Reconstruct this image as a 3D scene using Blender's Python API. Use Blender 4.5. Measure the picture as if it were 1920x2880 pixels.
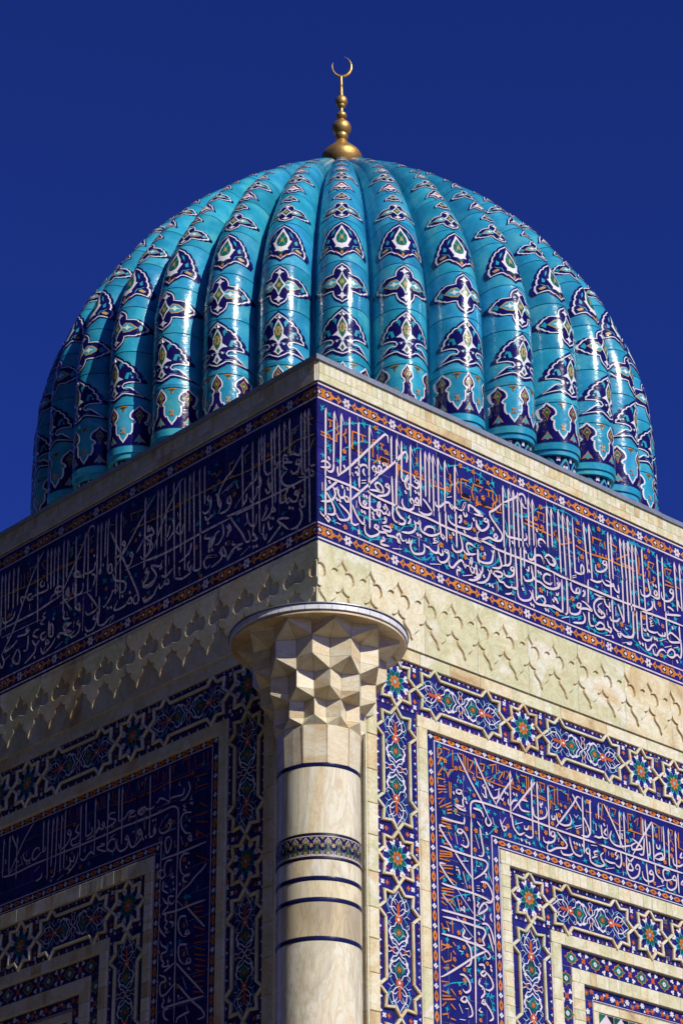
import bpy, bmesh, math, random
from mathutils import Vector, Matrix
from mathutils.geometry import tessellate_polygon
PI = math.pi
random.seed(7)
for o in list(bpy.data.objects): bpy.data.objects.remove(o)
SC = bpy.context.scene
COL = SC.collection

# ---------------------------------------------------------------- camera
cam = bpy.data.cameras.new('camera'); camo = bpy.data.objects.new('camera', cam); COL.objects.link(camo)
cam.sensor_fit = 'HORIZONTAL'; cam.sensor_width = 36.0; cam.lens = 6921.53/1920*36.0
cam.clip_start = 0.1; cam.clip_end = 4000
_r = Vector((0.73528058, -0.67773925, -0.00565444)); _u = Vector((-0.3050409, -0.33836646, 0.89020121)); _f = Vector((0.60523757, 0.65282283, 0.45553248))
camo.matrix_world = Matrix(((_r.x, _u.x, -_f.x, -13.43297), (_r.y, _u.y, -_f.y, -14.8174), (_r.z, _u.z, -_f.z, 1.6), (0, 0, 0, 1)))
SC.camera = camo
# ---------------------------------------------------------------- light
SUN_EL = math.radians(38); SUN_AZ = math.radians(-91.7)     # compass angle in the xy plane of the direction towards the sun
wd = bpy.data.worlds.new('World'); SC.world = wd; wd.use_nodes = True
nt = wd.node_tree; nt.nodes.clear()
sky = nt.nodes.new('ShaderNodeTexSky'); sky.sky_type = 'NISHITA'; sky.sun_disc = False
sky.sun_elevation = SUN_EL; sky.sun_rotation = PI/2 - SUN_AZ; sky.altitude = 1500; sky.air_density = 0.8; sky.dust_density = 0.0; sky.ozone_density = 4.0
mul = nt.nodes.new('ShaderNodeMix'); mul.data_type = 'RGBA'; mul.blend_type = 'MULTIPLY'; mul.inputs[0].default_value = 1.0
mul.inputs[7].default_value = (0.34, 0.54, 1.80, 1)          # polarising filter on the lens: the whole sky deeper
bg = nt.nodes.new('ShaderNodeBackground'); bg.inputs[1].default_value = 0.053
wo = nt.nodes.new('ShaderNodeOutputWorld')
nt.links.new(sky.outputs[0], mul.inputs[6]); nt.links.new(mul.outputs[2], bg.inputs[0]); nt.links.new(bg.outputs[0], wo.inputs[0])
sl = bpy.data.lights.new('sun', 'SUN'); sl.energy = 4.5; sl.angle = math.radians(0.53); sl.color = (1.0, 0.955, 0.87)
so = bpy.data.objects.new('sun', sl); COL.objects.link(so)
sdir = Vector((math.cos(SUN_EL)*math.cos(SUN_AZ), math.cos(SUN_EL)*math.sin(SUN_AZ), math.sin(SUN_EL)))
so.rotation_euler = sdir.to_track_quat('Z', 'Y').to_euler(); so.location = (0, -30, 40)
SC.view_settings.view_transform = 'Standard'; SC.view_settings.look = 'None'; SC.view_settings.gamma = 1.0
SC.view_settings.exposure = 0.0; SC.view_settings.use_curve_mapping = False

# ---------------------------------------------------------------- materials
MATS = {}
def nodes(name):
    m = bpy.data.materials.new(name); m.use_nodes = True; MATS[name] = m
    n = m.node_tree; b = n.nodes['Principled BSDF']; return m, n, b
def link(n, a, b): n.links.new(a, b)
def add(n, t, **kw):
    x = n.nodes.new(t)
    for k, v in kw.items(): setattr(x, k, v)
    return x
def ramp(n, fac, stops):
    r = add(n, 'ShaderNodeValToRGB'); e = r.color_ramp.elements
    e[0].position, e[0].color = stops[0][0], (*stops[0][1], 1); e[1].position, e[1].color = stops[-1][0], (*stops[-1][1], 1)
    for p, c in stops[1:-1]:
        q = e.new(p); q.color = (*c, 1)
    link(n, fac, r.inputs[0]); return r.outputs[0]
def noise(n, vec, scale, detail=4, rough=0.55, dist=0.0):
    x = add(n, 'ShaderNodeTexNoise'); x.inputs['Scale'].default_value = scale; x.inputs['Detail'].default_value = detail
    x.inputs['Roughness'].default_value = rough; x.inputs['Distortion'].default_value = dist
    if vec is not None: link(n, vec, x.inputs['Vector'])
    return x.outputs[0]
def worldpos(n, per_object=True):
    g = add(n, 'ShaderNodeNewGeometry')
    if not per_object: return g.outputs['Position'], None
    oi = add(n, 'ShaderNodeObjectInfo')
    m = add(n, 'ShaderNodeMath', operation='MULTIPLY'); m.inputs[1].default_value = 173.0; link(n, oi.outputs['Random'], m.inputs[0])
    v = add(n, 'ShaderNodeVectorMath', operation='ADD'); link(n, g.outputs['Position'], v.inputs[0]); link(n, m.outputs[0], v.inputs[1])
    return v.outputs[0], oi.outputs['Random']
def bump(n, b, h, strength, dist=0.01):
    x = add(n, 'ShaderNodeBump'); x.inputs['Strength'].default_value = strength; x.inputs['Distance'].default_value = dist
    link(n, h, x.inputs['Height']); link(n, x.outputs[0], b.inputs['Normal'])
def glaze(name, c, var=0.25, rough=0.22, per_object=False, c2=None, bumps=0.25, nscale=5.0):
    m, n, b = nodes(name)
    p, rnd = worldpos(n, per_object)
    f = noise(n, p, nscale, 3, 0.6)
    d = tuple(x*(1-var) for x in c); e = c2 or tuple(min(1, x*(1+var)) for x in c)
    col = ramp(n, f, [(0.3, d), (0.5, c), (0.7, e)])
    if rnd is not None:
        hs = add(n, 'ShaderNodeHueSaturation'); mr = add(n, 'ShaderNodeMapRange'); mr.inputs[3].default_value = 0.82; mr.inputs[4].default_value = 1.14
        link(n, rnd, mr.inputs[0]); link(n, mr.outputs[0], hs.inputs['Value']); link(n, col, hs.inputs['Color'])
        m2 = add(n, 'ShaderNodeMath', operation='MULTIPLY'); m2.inputs[1].default_value = 7.31; link(n, rnd, m2.inputs[0])
        fr = add(n, 'ShaderNodeMath', operation='FRACT'); link(n, m2.outputs[0], fr.inputs[0])
        mh = add(n, 'ShaderNodeMapRange'); mh.inputs[3].default_value = 0.488; mh.inputs[4].default_value = 0.512; link(n, fr.outputs[0], mh.inputs[0]); link(n, mh.outputs[0], hs.inputs['Hue'])
        col = hs.outputs[0]
    # fine speckle and dust
    sp = noise(n, p, 60, 2, 0.7)
    mx = add(n, 'ShaderNodeMix', data_type='RGBA', blend_type='MULTIPLY'); mx.inputs[0].default_value = 0.5
    link(n, col, mx.inputs[6]); link(n, ramp(n, sp, [(0.3, (0.72, 0.72, 0.72)), (0.65, (1, 1, 1))]), mx.inputs[7])
    link(n, mx.outputs[2], b.inputs['Base Color'])
    rr = ramp(n, noise(n, p, 9, 3), [(0.3, (rough*0.7,)*3), (0.7, (rough*1.6,)*3)]); link(n, rr, b.inputs['Roughness'])
    b.inputs['Specular IOR Level'].default_value = 0.5
    bump(n, b, noise(n, p, 14, 3, 0.6), bumps, 0.012)
    return m
def onyx(name, stops, scale=1.6, rough=0.3, stretch=(1, 1, 1), bumps=0.08, sss=0.3):
    m, n, b = nodes(name)
    p, rnd = worldpos(n, True)
    mp = add(n, 'ShaderNodeMapping'); mp.inputs['Scale'].default_value = stretch; link(n, p, mp.inputs[0])
    f = noise(n, mp.outputs[0], scale, 6, 0.6, 1.2)
    if rnd is not None:      # every slab sits somewhere else on the colour scale
        mr = add(n, 'ShaderNodeMapRange'); mr.inputs[3].default_value = -0.24; mr.inputs[4].default_value = 0.24; link(n, rnd, mr.inputs[0])
        ad = add(n, 'ShaderNodeMath', operation='ADD'); link(n, f, ad.inputs[0]); link(n, mr.outputs[0], ad.inputs[1]); f = ad.outputs[0]
    col = ramp(n, f, stops)
    v = noise(n, mp.outputs[0], scale*3.2, 8, 0.65, 2.5)
    ve = ramp(n, v, [(0.44, (1, 1, 1)), (0.5, (0.80, 0.70, 0.55)), (0.54, (1, 1, 1))])
    mx = add(n, 'ShaderNodeMix', data_type='RGBA', blend_type='MULTIPLY'); mx.inputs[0].default_value = 0.7
    link(n, col, mx.inputs[6]); link(n, ve, mx.inputs[7])
    # rust-coloured stains in a few places
    st = noise(n, p, 2.3, 5, 0.6, 0.6)
    m3 = add(n, 'ShaderNodeMix', data_type='RGBA'); link(n, ramp(n, st, [(0.66, (0, 0, 0)), (0.8, (0.55,)*3)]), m3.inputs[0])
    link(n, mx.outputs[2], m3.inputs[6]); m3.inputs[7].default_value = (0.52, 0.30, 0.14, 1)
    link(n, m3.outputs[2], b.inputs['Base Color'])
    b.inputs['Roughness'].default_value = rough; b.inputs['Specular IOR Level'].default_value = 0.5
    b.inputs['Subsurface Weight'].default_value = sss; b.inputs['Subsurface Radius'].default_value = (1.0, 0.62, 0.28); b.inputs['Subsurface Scale'].default_value = 0.035
    bump(n, b, noise(n, p, 22, 4), bumps, 0.01)
    return m
def plain(name, c, rough=0.6, metal=0.0, var=0.2, nscale=12, bumps=0.2):
    m, n, b = nodes(name); p, _ = worldpos(n, False)
    f = noise(n, p, nscale, 5, 0.65)
    link(n, ramp(n, f, [(0.3, tuple(x*(1-var) for x in c)), (0.7, tuple(min(1, x*(1+var)) for x in c))]), b.inputs['Base Color'])
    b.inputs['Roughness'].default_value = rough; b.inputs['Metallic'].default_value = metal
    bump(n, b, noise(n, p, 30, 4), bumps, 0.01); return m
CREAM = [(0.12, (0.50, 0.35, 0.17)), (0.25, (0.68, 0.56, 0.31)), (0.37, (0.78, 0.70, 0.46)), (0.47, (0.81, 0.77, 0.58)), (0.56, (0.71, 0.68, 0.44)), (0.66, (0.62, 0.61, 0.36)), (0.76, (0.81, 0.79, 0.65)), (0.9, (0.71, 0.57, 0.33))]
onyx('onyx', CREAM, 1.3, 0.28)
onyx('onyx_band', CREAM, 1.8, 0.34, (1, 1, 1))
onyx('onyx_shaft', [(0.22, (0.50, 0.43, 0.29)), (0.33, (0.68, 0.57, 0.35)), (0.40, (0.79, 0.70, 0.46)), (0.48, (0.82, 0.76, 0.55)), (0.55, (0.66, 0.61, 0.44)), (0.60, (0.83, 0.79, 0.62)), (0.70, (0.78, 0.66, 0.41)), (0.84, (0.55, 0.50, 0.36))], 1.7, 0.13, (1, 1, 0.24), 0.03)
onyx('onyx_facet', [(0.2, (0.55, 0.38, 0.19)), (0.4, (0.76, 0.64, 0.41)), (0.6, (0.79, 0.73, 0.54)), (0.8, (0.66, 0.52, 0.30))], 1.7, 0.3, (1, 1, 2.2))
plain('grout', (0.62, 0.56, 0.52), 0.85, var=0.25)
plain('grout_grey', (0.34, 0.34, 0.31), 0.9, var=0.3)
plain('masonry', (0.42, 0.37, 0.29), 0.85)
plain('coping_metal', (0.33, 0.36, 0.40), 0.42, 0.6, 0.18)
plain('white_rim', (0.74, 0.73, 0.74), 0.35, var=0.08)
plain('paving', (0.13, 0.105, 0.07), 0.8, nscale=1.5)
glaze('navy', (0.014, 0.014, 0.150), 0.34, 0.24, True)
glaze('navy_ink', (0.014, 0.013, 0.14), 0.3, 0.2)
glaze('navy_dome', (0.008, 0.006, 0.095), 0.25, 0.16)
glaze('blue_ring', (0.010, 0.011, 0.062), 0.3, 0.16)
glaze('olive', (0.035, 0.075, 0.035), 0.4, 0.3)
glaze('ochre', (0.40, 0.26, 0.09), 0.25, 0.35)
glaze('white', (0.70, 0.60, 0.64), 0.10, 0.3)
glaze('white_dome', (0.80, 0.78, 0.80), 0.05, 0.2)
glaze('orange', (0.60, 0.205, 0.022), 0.22, 0.3)
glaze('rust', (0.52, 0.10, 0.012), 0.25, 0.3)
glaze('teal', (0.018, 0.34, 0.43), 0.28, 0.28)
glaze('cyan', (0.12, 0.50, 0.68), 0.15, 0.28)
glaze('green', (0.010, 0.115, 0.062), 0.45, 0.25)
glaze('black', (0.012, 0.009, 0.012), 0.2, 0.3)
glaze('yellow', (0.48, 0.33, 0.10), 0.2, 0.3)
onyx('onyx_edge_glow', [(0.3, (0.52, 0.36, 0.17)), (0.7, (0.70, 0.56, 0.33))], 3.0, 0.4, sss=0.9)  # relief and moulding sides: tan of light through the stone, painted into the colour
glaze('turquoise', (0.026, 0.325, 0.51), 0.26, 0.18, True, (0.085, 0.44, 0.53), 0.3, 3.2)
glaze('turquoise_ink', (0.05, 0.36, 0.42), 0.15, 0.2)
# gilded copper, worn
m, n, b = nodes('gilding'); p, _ = worldpos(n, False)
f = noise(n, p, 7, 6, 0.7)
link(n, ramp(n, f, [(0.32, (0.23, 0.12, 0.06)), (0.45, (0.55, 0.32, 0.09)), (0.65, (0.75, 0.48, 0.14))]), b.inputs['Base Color'])
link(n, ramp(n, f, [(0.35, (0.62,)*3), (0.6, (0.34,)*3)]), b.inputs['Roughness']); b.inputs['Metallic'].default_value = 0.85
bump(n, b, noise(n, p, 25, 4), 0.25, 0.01)

# ---------------------------------------------------------------- object helpers
def mesh_obj(name, verts, faces, mats, mi=None, parent=None, smooth=False, kind=None, label=None):
    me = bpy.data.meshes.new(name); me.from_pydata(verts, [], faces)
    for k in (mats if isinstance(mats, (list, tuple)) else [mats]): me.materials.append(MATS[k])
    if mi is not None: me.polygons.foreach_set('material_index', mi)
    if smooth: me.polygons.foreach_set('use_smooth', [True]*len(faces))
    me.update()
    o = bpy.data.objects.new(name, me); COL.objects.link(o)
    if parent: o.parent = parent
    if kind: o['kind'] = kind
    if label: o['label'] = label
    return o
def inst(name, me, loc, parent, rot=None):
    o = bpy.data.objects.new(name, me); COL.objects.link(o); o.location = loc; o.parent = parent
    if rot: o.rotation_euler = rot
    return o
WALL = {'R': lambda u, v, h: (u, -h, v), 'L': lambda u, v, h: (-h, u, v)}
_cache = {}
def slab_mesh(name, wall, w, hh, th, bev, mat, sb=0.0):
    """a stone or tile, front edges chamfered, centred on its front face"""
    key = (name, wall, round(w, 3), round(hh, 3), round(th, 3), round(bev, 4), mat, sb)
    if key in _cache: return _cache[key]
    M = WALL[wall]; a, b2 = w/2, hh/2; c, d = a-bev, b2-bev; cl, hl = (a-sb, sb) if sb else (c, bev)
    P = [M(x, z, -th) for x, z in ((-a, -b2), (a, -b2), (a, b2), (-a, b2))] + [M(x, z, -hl if x < 0 else -bev) for x, z in ((-a, -b2), (a, -b2), (a, b2), (-a, b2))] + [M(x, z, 0) for x, z in ((-cl, -d), (c, -d), (c, d), (-cl, d))]
    F = [(8, 9, 10, 11)]
    for i in range(4):
        j = (i+1) % 4; F += [(i, j, 4+j, 4+i), (4+i, 4+j, 8+j, 8+i)]
    me = bpy.data.meshes.new(name); me.from_pydata(P, [], F); me.materials.append(MATS[mat]); me.update()
    _cache[key] = me; return me
def slab(name, wall, u0, u1, v0, v1, h, th, mat, parent, gap=0.004, bev=0.003, tilt=0.0, jit=0.0, sb=0.0):
    w, hh = round(u1-u0-gap, 3), round(v1-v0-gap, 3)
    if w <= 0.005 or hh <= 0.005: return None
    bev = min(bev, w/4, hh/4)
    me = slab_mesh(name, wall, w, hh, th, bev, mat, sb)
    loc = WALL[wall]((u0+u1)/2, (v0+v1)/2, h + random.uniform(-jit, jit))
    t = tilt
    return inst(name, me, loc, parent, (random.uniform(-t, t), random.uniform(-t, t), random.uniform(-t, t)) if t else None)
def box(wall, u0, u1, v0, v1, h0, h1):
    M = WALL[wall]
    P = [M(u, v, h) for h in (h0, h1) for u, v in ((u0, v0), (u1, v0), (u1, v1), (u0, v1))]
    return P, [(0, 1, 2, 3), (4, 5, 6, 7), (0, 1, 5, 4), (1, 2, 6, 5), (2, 3, 7, 6), (3, 0, 4, 7)]
def boxes(name, mat, lst, parent, **kw):
    V, F = [], []
    for b_ in lst:
        p, f = box(*b_); k = len(V); V += p; F += [tuple(i+k for i in q) for q in f]
    return mesh_obj(name, V, F, mat, parent=parent, **kw)

# ---------------------------------------------------------------- flat ornament ("ink") on any surface
def smooth_pts(pts, step=0.02, closed=False):
    if len(pts) < 3: return pts
    n_ = len(pts); out = []
    rng = range(n_) if closed else range(n_-1)
    for i in rng:
        if closed: p0, p1, p2, p3 = pts[i-1], pts[i], pts[(i+1) % n_], pts[(i+2) % n_]
        else: p0, p1, p2, p3 = pts[max(0, i-1)], pts[i], pts[i+1], pts[min(n_-1, i+2)]
        L = math.hypot(p2[0]-p1[0], p2[1]-p1[1]); k = max(1, min(8, int(L/step)))
        for q in range(k):
            t = q/k
            out.append(tuple(0.5*(2*p1[c]+(-p0[c]+p2[c])*t+(2*p0[c]-5*p1[c]+4*p2[c]-p3[c])*t*t+(-p0[c]+3*p1[c]-3*p2[c]+p3[c])*t**3) for c in (0, 1)))
    if not closed: out.append(pts[-1])
    return out
class Ink:
    def __init__(s, mp, maxlen=None, base=0.0, step=0.0002):
        s.mp, s.L, s.base, s.step = mp, maxlen, base, step; s.T = {}; s.k = 0; s.xs = 1.0
    def tris(s, mat, pts, tri, h):
        s.T.setdefault(mat, []).extend([tuple((pts[i][0], pts[i][1], h) for i in t) for t in tri])
    def poly(s, mat, pts, h):
        tri = tessellate_polygon([[Vector((p[0], p[1], 0)) for p in pts]])
        s.tris(mat, pts, tri, h)
    def stroke(s, mat, pts, w, h=None, smooth=True, closed=False, taper=(0.35, 0.35), step=0.02, aspect=1.0):
        if h is None: s.k += 1; h = (s.k % 14)*s.step
        if s.xs != 1.0: pts = [(p[0]*s.xs, p[1]) for p in pts]
        if smooth: pts = smooth_pts(pts, step, closed)
        n_ = len(pts)
        if n_ < 2: return
        if closed: pts = pts + [pts[0]]; n_ += 1
        A, B = [], []
        for i, p in enumerate(pts):
            if closed: a, c = pts[(i-1) % (n_-1)], pts[(i+1) % (n_-1)]
            else: a, c = pts[max(0, i-1)], pts[min(n_-1, i+1)]
            dx, dy = c[0]-a[0], c[1]-a[1]; L = math.hypot(dx, dy) or 1
            t = i/(n_-1); k = 1.0
            if not closed:
                if t < 0.12: k = taper[0]+(1-taper[0])*t/0.12
                if t > 0.8: k = min(k, taper[1]+(1-taper[1])*(1-t)/0.2)
            # a reed pen: broader when it runs down than when it runs along
            ww = w/2*k
            A.append((p[0]-dy/L*ww, p[1]+dx/L*ww*aspect)); B.append((p[0]+dy/L*ww, p[1]-dx/L*ww*aspect))
        P = A+B; tri = []
        if s.xs != 1.0: P = [(p[0]/s.xs, p[1]) for p in P]
        for i in range(n_-1): tri += [(i, i+1, n_+i+1), (i, n_+i+1, n_+i)]
        s.tris(mat, P, tri, h)
    def disc(s, mat, c, r, h, n_=10, ry=None):
        ry = ry or r
        s.poly(mat, [(c[0]+r*math.cos(2*PI*i/n_), c[1]+ry*math.sin(2*PI*i/n_)) for i in range(n_)], h)
    def petals(s, mat, c, r0, r1, n_, h, ph=0.0, sharp=False, sy=1.0):
        P = []
        m = 6
        for i in range(n_*m):
            t = (i % m)/m; a = ph+2*PI*i/(n_*m)
            k = (1-abs(2*t-1)**1.9) if sharp else math.sin(PI*t)**0.6
            rr = r0+(r1-r0)*k; P.append((c[0]+rr*math.cos(a), c[1]+rr*math.sin(a)*sy))
        s.poly(mat, P, h)
    def leaf(s, mat, c, ang, L, h):
        ca, sa = math.cos(ang), math.sin(ang)
        q = [(-0.5, 0.03), (-0.1, 0.10), (-0.25, 0.42), (0.1, 0.22), (0.6, 0.12), (0.2, -0.06), (0.0, -0.42), (-0.12, -0.08), (-0.5, -0.05)]
        s.poly(mat, [(c[0]+L*(x*ca-y*sa), c[1]+L*(x*sa+y*ca)) for x, y in q], h)
    def build(s, name, parent, order=None, **kw):
        V, F, MI, idx, mats = [], [], [], {}, list(s.T)
        for mi, mat in enumerate(mats):
            tl = s.T[mat]
            if s.L:
                L2 = s.L**2; work = tl; tl = []
                while work:
                    nxt = []
                    for a, b_, c in work:
                        e = [((a[0]-b_[0])**2+(a[1]-b_[1])**2, 0), ((b_[0]-c[0])**2+(b_[1]-c[1])**2, 1), ((c[0]-a[0])**2+(c[1]-a[1])**2, 2)]
                        mk = [q[0] > L2 for q in e]
                        if not any(mk): tl.append((a, b_, c)); continue
                        md = lambda p, q: ((p[0]+q[0])/2, (p[1]+q[1])/2, p[2])
                        if mk[0] and mk[1] and mk[2]:
                            x, y, z = md(a, b_), md(b_, c), md(c, a); nxt += [(a, x, z), (x, b_, y), (z, y, c), (x, y, z)]
                        elif sum(mk) == 2:
                            while mk[2] : a, b_, c = b_, c, a; mk = mk[1:]+mk[:1]
                            x, y = md(a, b_), md(b_, c); nxt += [(x, b_, y), (a, x, y), (a, y, c)]
                        else:
                            while not mk[0]: a, b_, c = b_, c, a; mk = mk[1:]+mk[:1]
                            x = md(a, b_); nxt += [(a, x, c), (x, b_, c)]
                    work = nxt
            for t in tl:
                f = []
                for p in t:
                    key = (mi, round(p[0], 5), round(p[1], 5), round(p[2], 5))
                    if key not in idx: idx[key] = len(V); V.append(s.mp(p[0], p[1], s.base+p[2]))
                    f.append(idx[key])
                if len(set(f)) == 3: F.append(tuple(f)); MI.append(mi)
        if not F: return None
        return mesh_obj(name, V, F, mats, MI, parent, **kw)

# ---------------------------------------------------------------- setting
g = mesh_obj('ground', [(-600, -600, 0), (600, -600, 0), (600, 600, 0), (-600, 600, 0)], [(0, 1, 2, 3)], 'paving'); g['kind'] = 'structure'
shrine = bpy.data.objects.new('domed_shrine', None); COL.objects.link(shrine)
shrine['label'] = 'tiled shrine with ribbed turquoise dome, gilded crescent finial and onyx corner column'; shrine['category'] = 'building'
UE = 6.0      # ornament is built this far along each wall; the building is 9.2 m square
BW = 9.2
Z = dict(cop1=13.493, cop0=13.444, slabm=13.315, slab0=13.228, fr0=11.556, on0=10.828, st0=10.702, la0=10.207)
# masonry core, roof
V, F = [], []
def wbox(x0, x1, y0, y1, z0, z1):
    k = len(V)
    V.extend([(x, y, z) for z in (z0, z1) for x, y in ((x0, y0), (x1, y0), (x1, y1), (x0, y1))])
    F.extend([tuple(i+k for i in q) for q in ((0, 1, 2, 3), (4, 5, 6, 7), (0, 1, 5, 4), (1, 2, 6, 5), (2, 3, 7, 6), (3, 0, 4, 7))])
wbox(0.42, BW, 0.42, BW, 0, 13.38)
wbox(UE+0.03, BW, 0.02, 0.42, 0, 13.44); wbox(0.02, 0.42, UE+0.03, BW, 0, 13.44)
mesh_obj('wall_core', V, F, 'masonry', parent=shrine)

def lerp_cuts(a, b, mean, var):
    out = [a]
    while out[-1] < b-mean*0.6: out.append(min(b, out[-1]+mean*random.uniform(1-var, 1+var)))
    if b-out[-1] > mean*0.2: out.append(b)
    else: out[-1] = b
    return out

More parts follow.
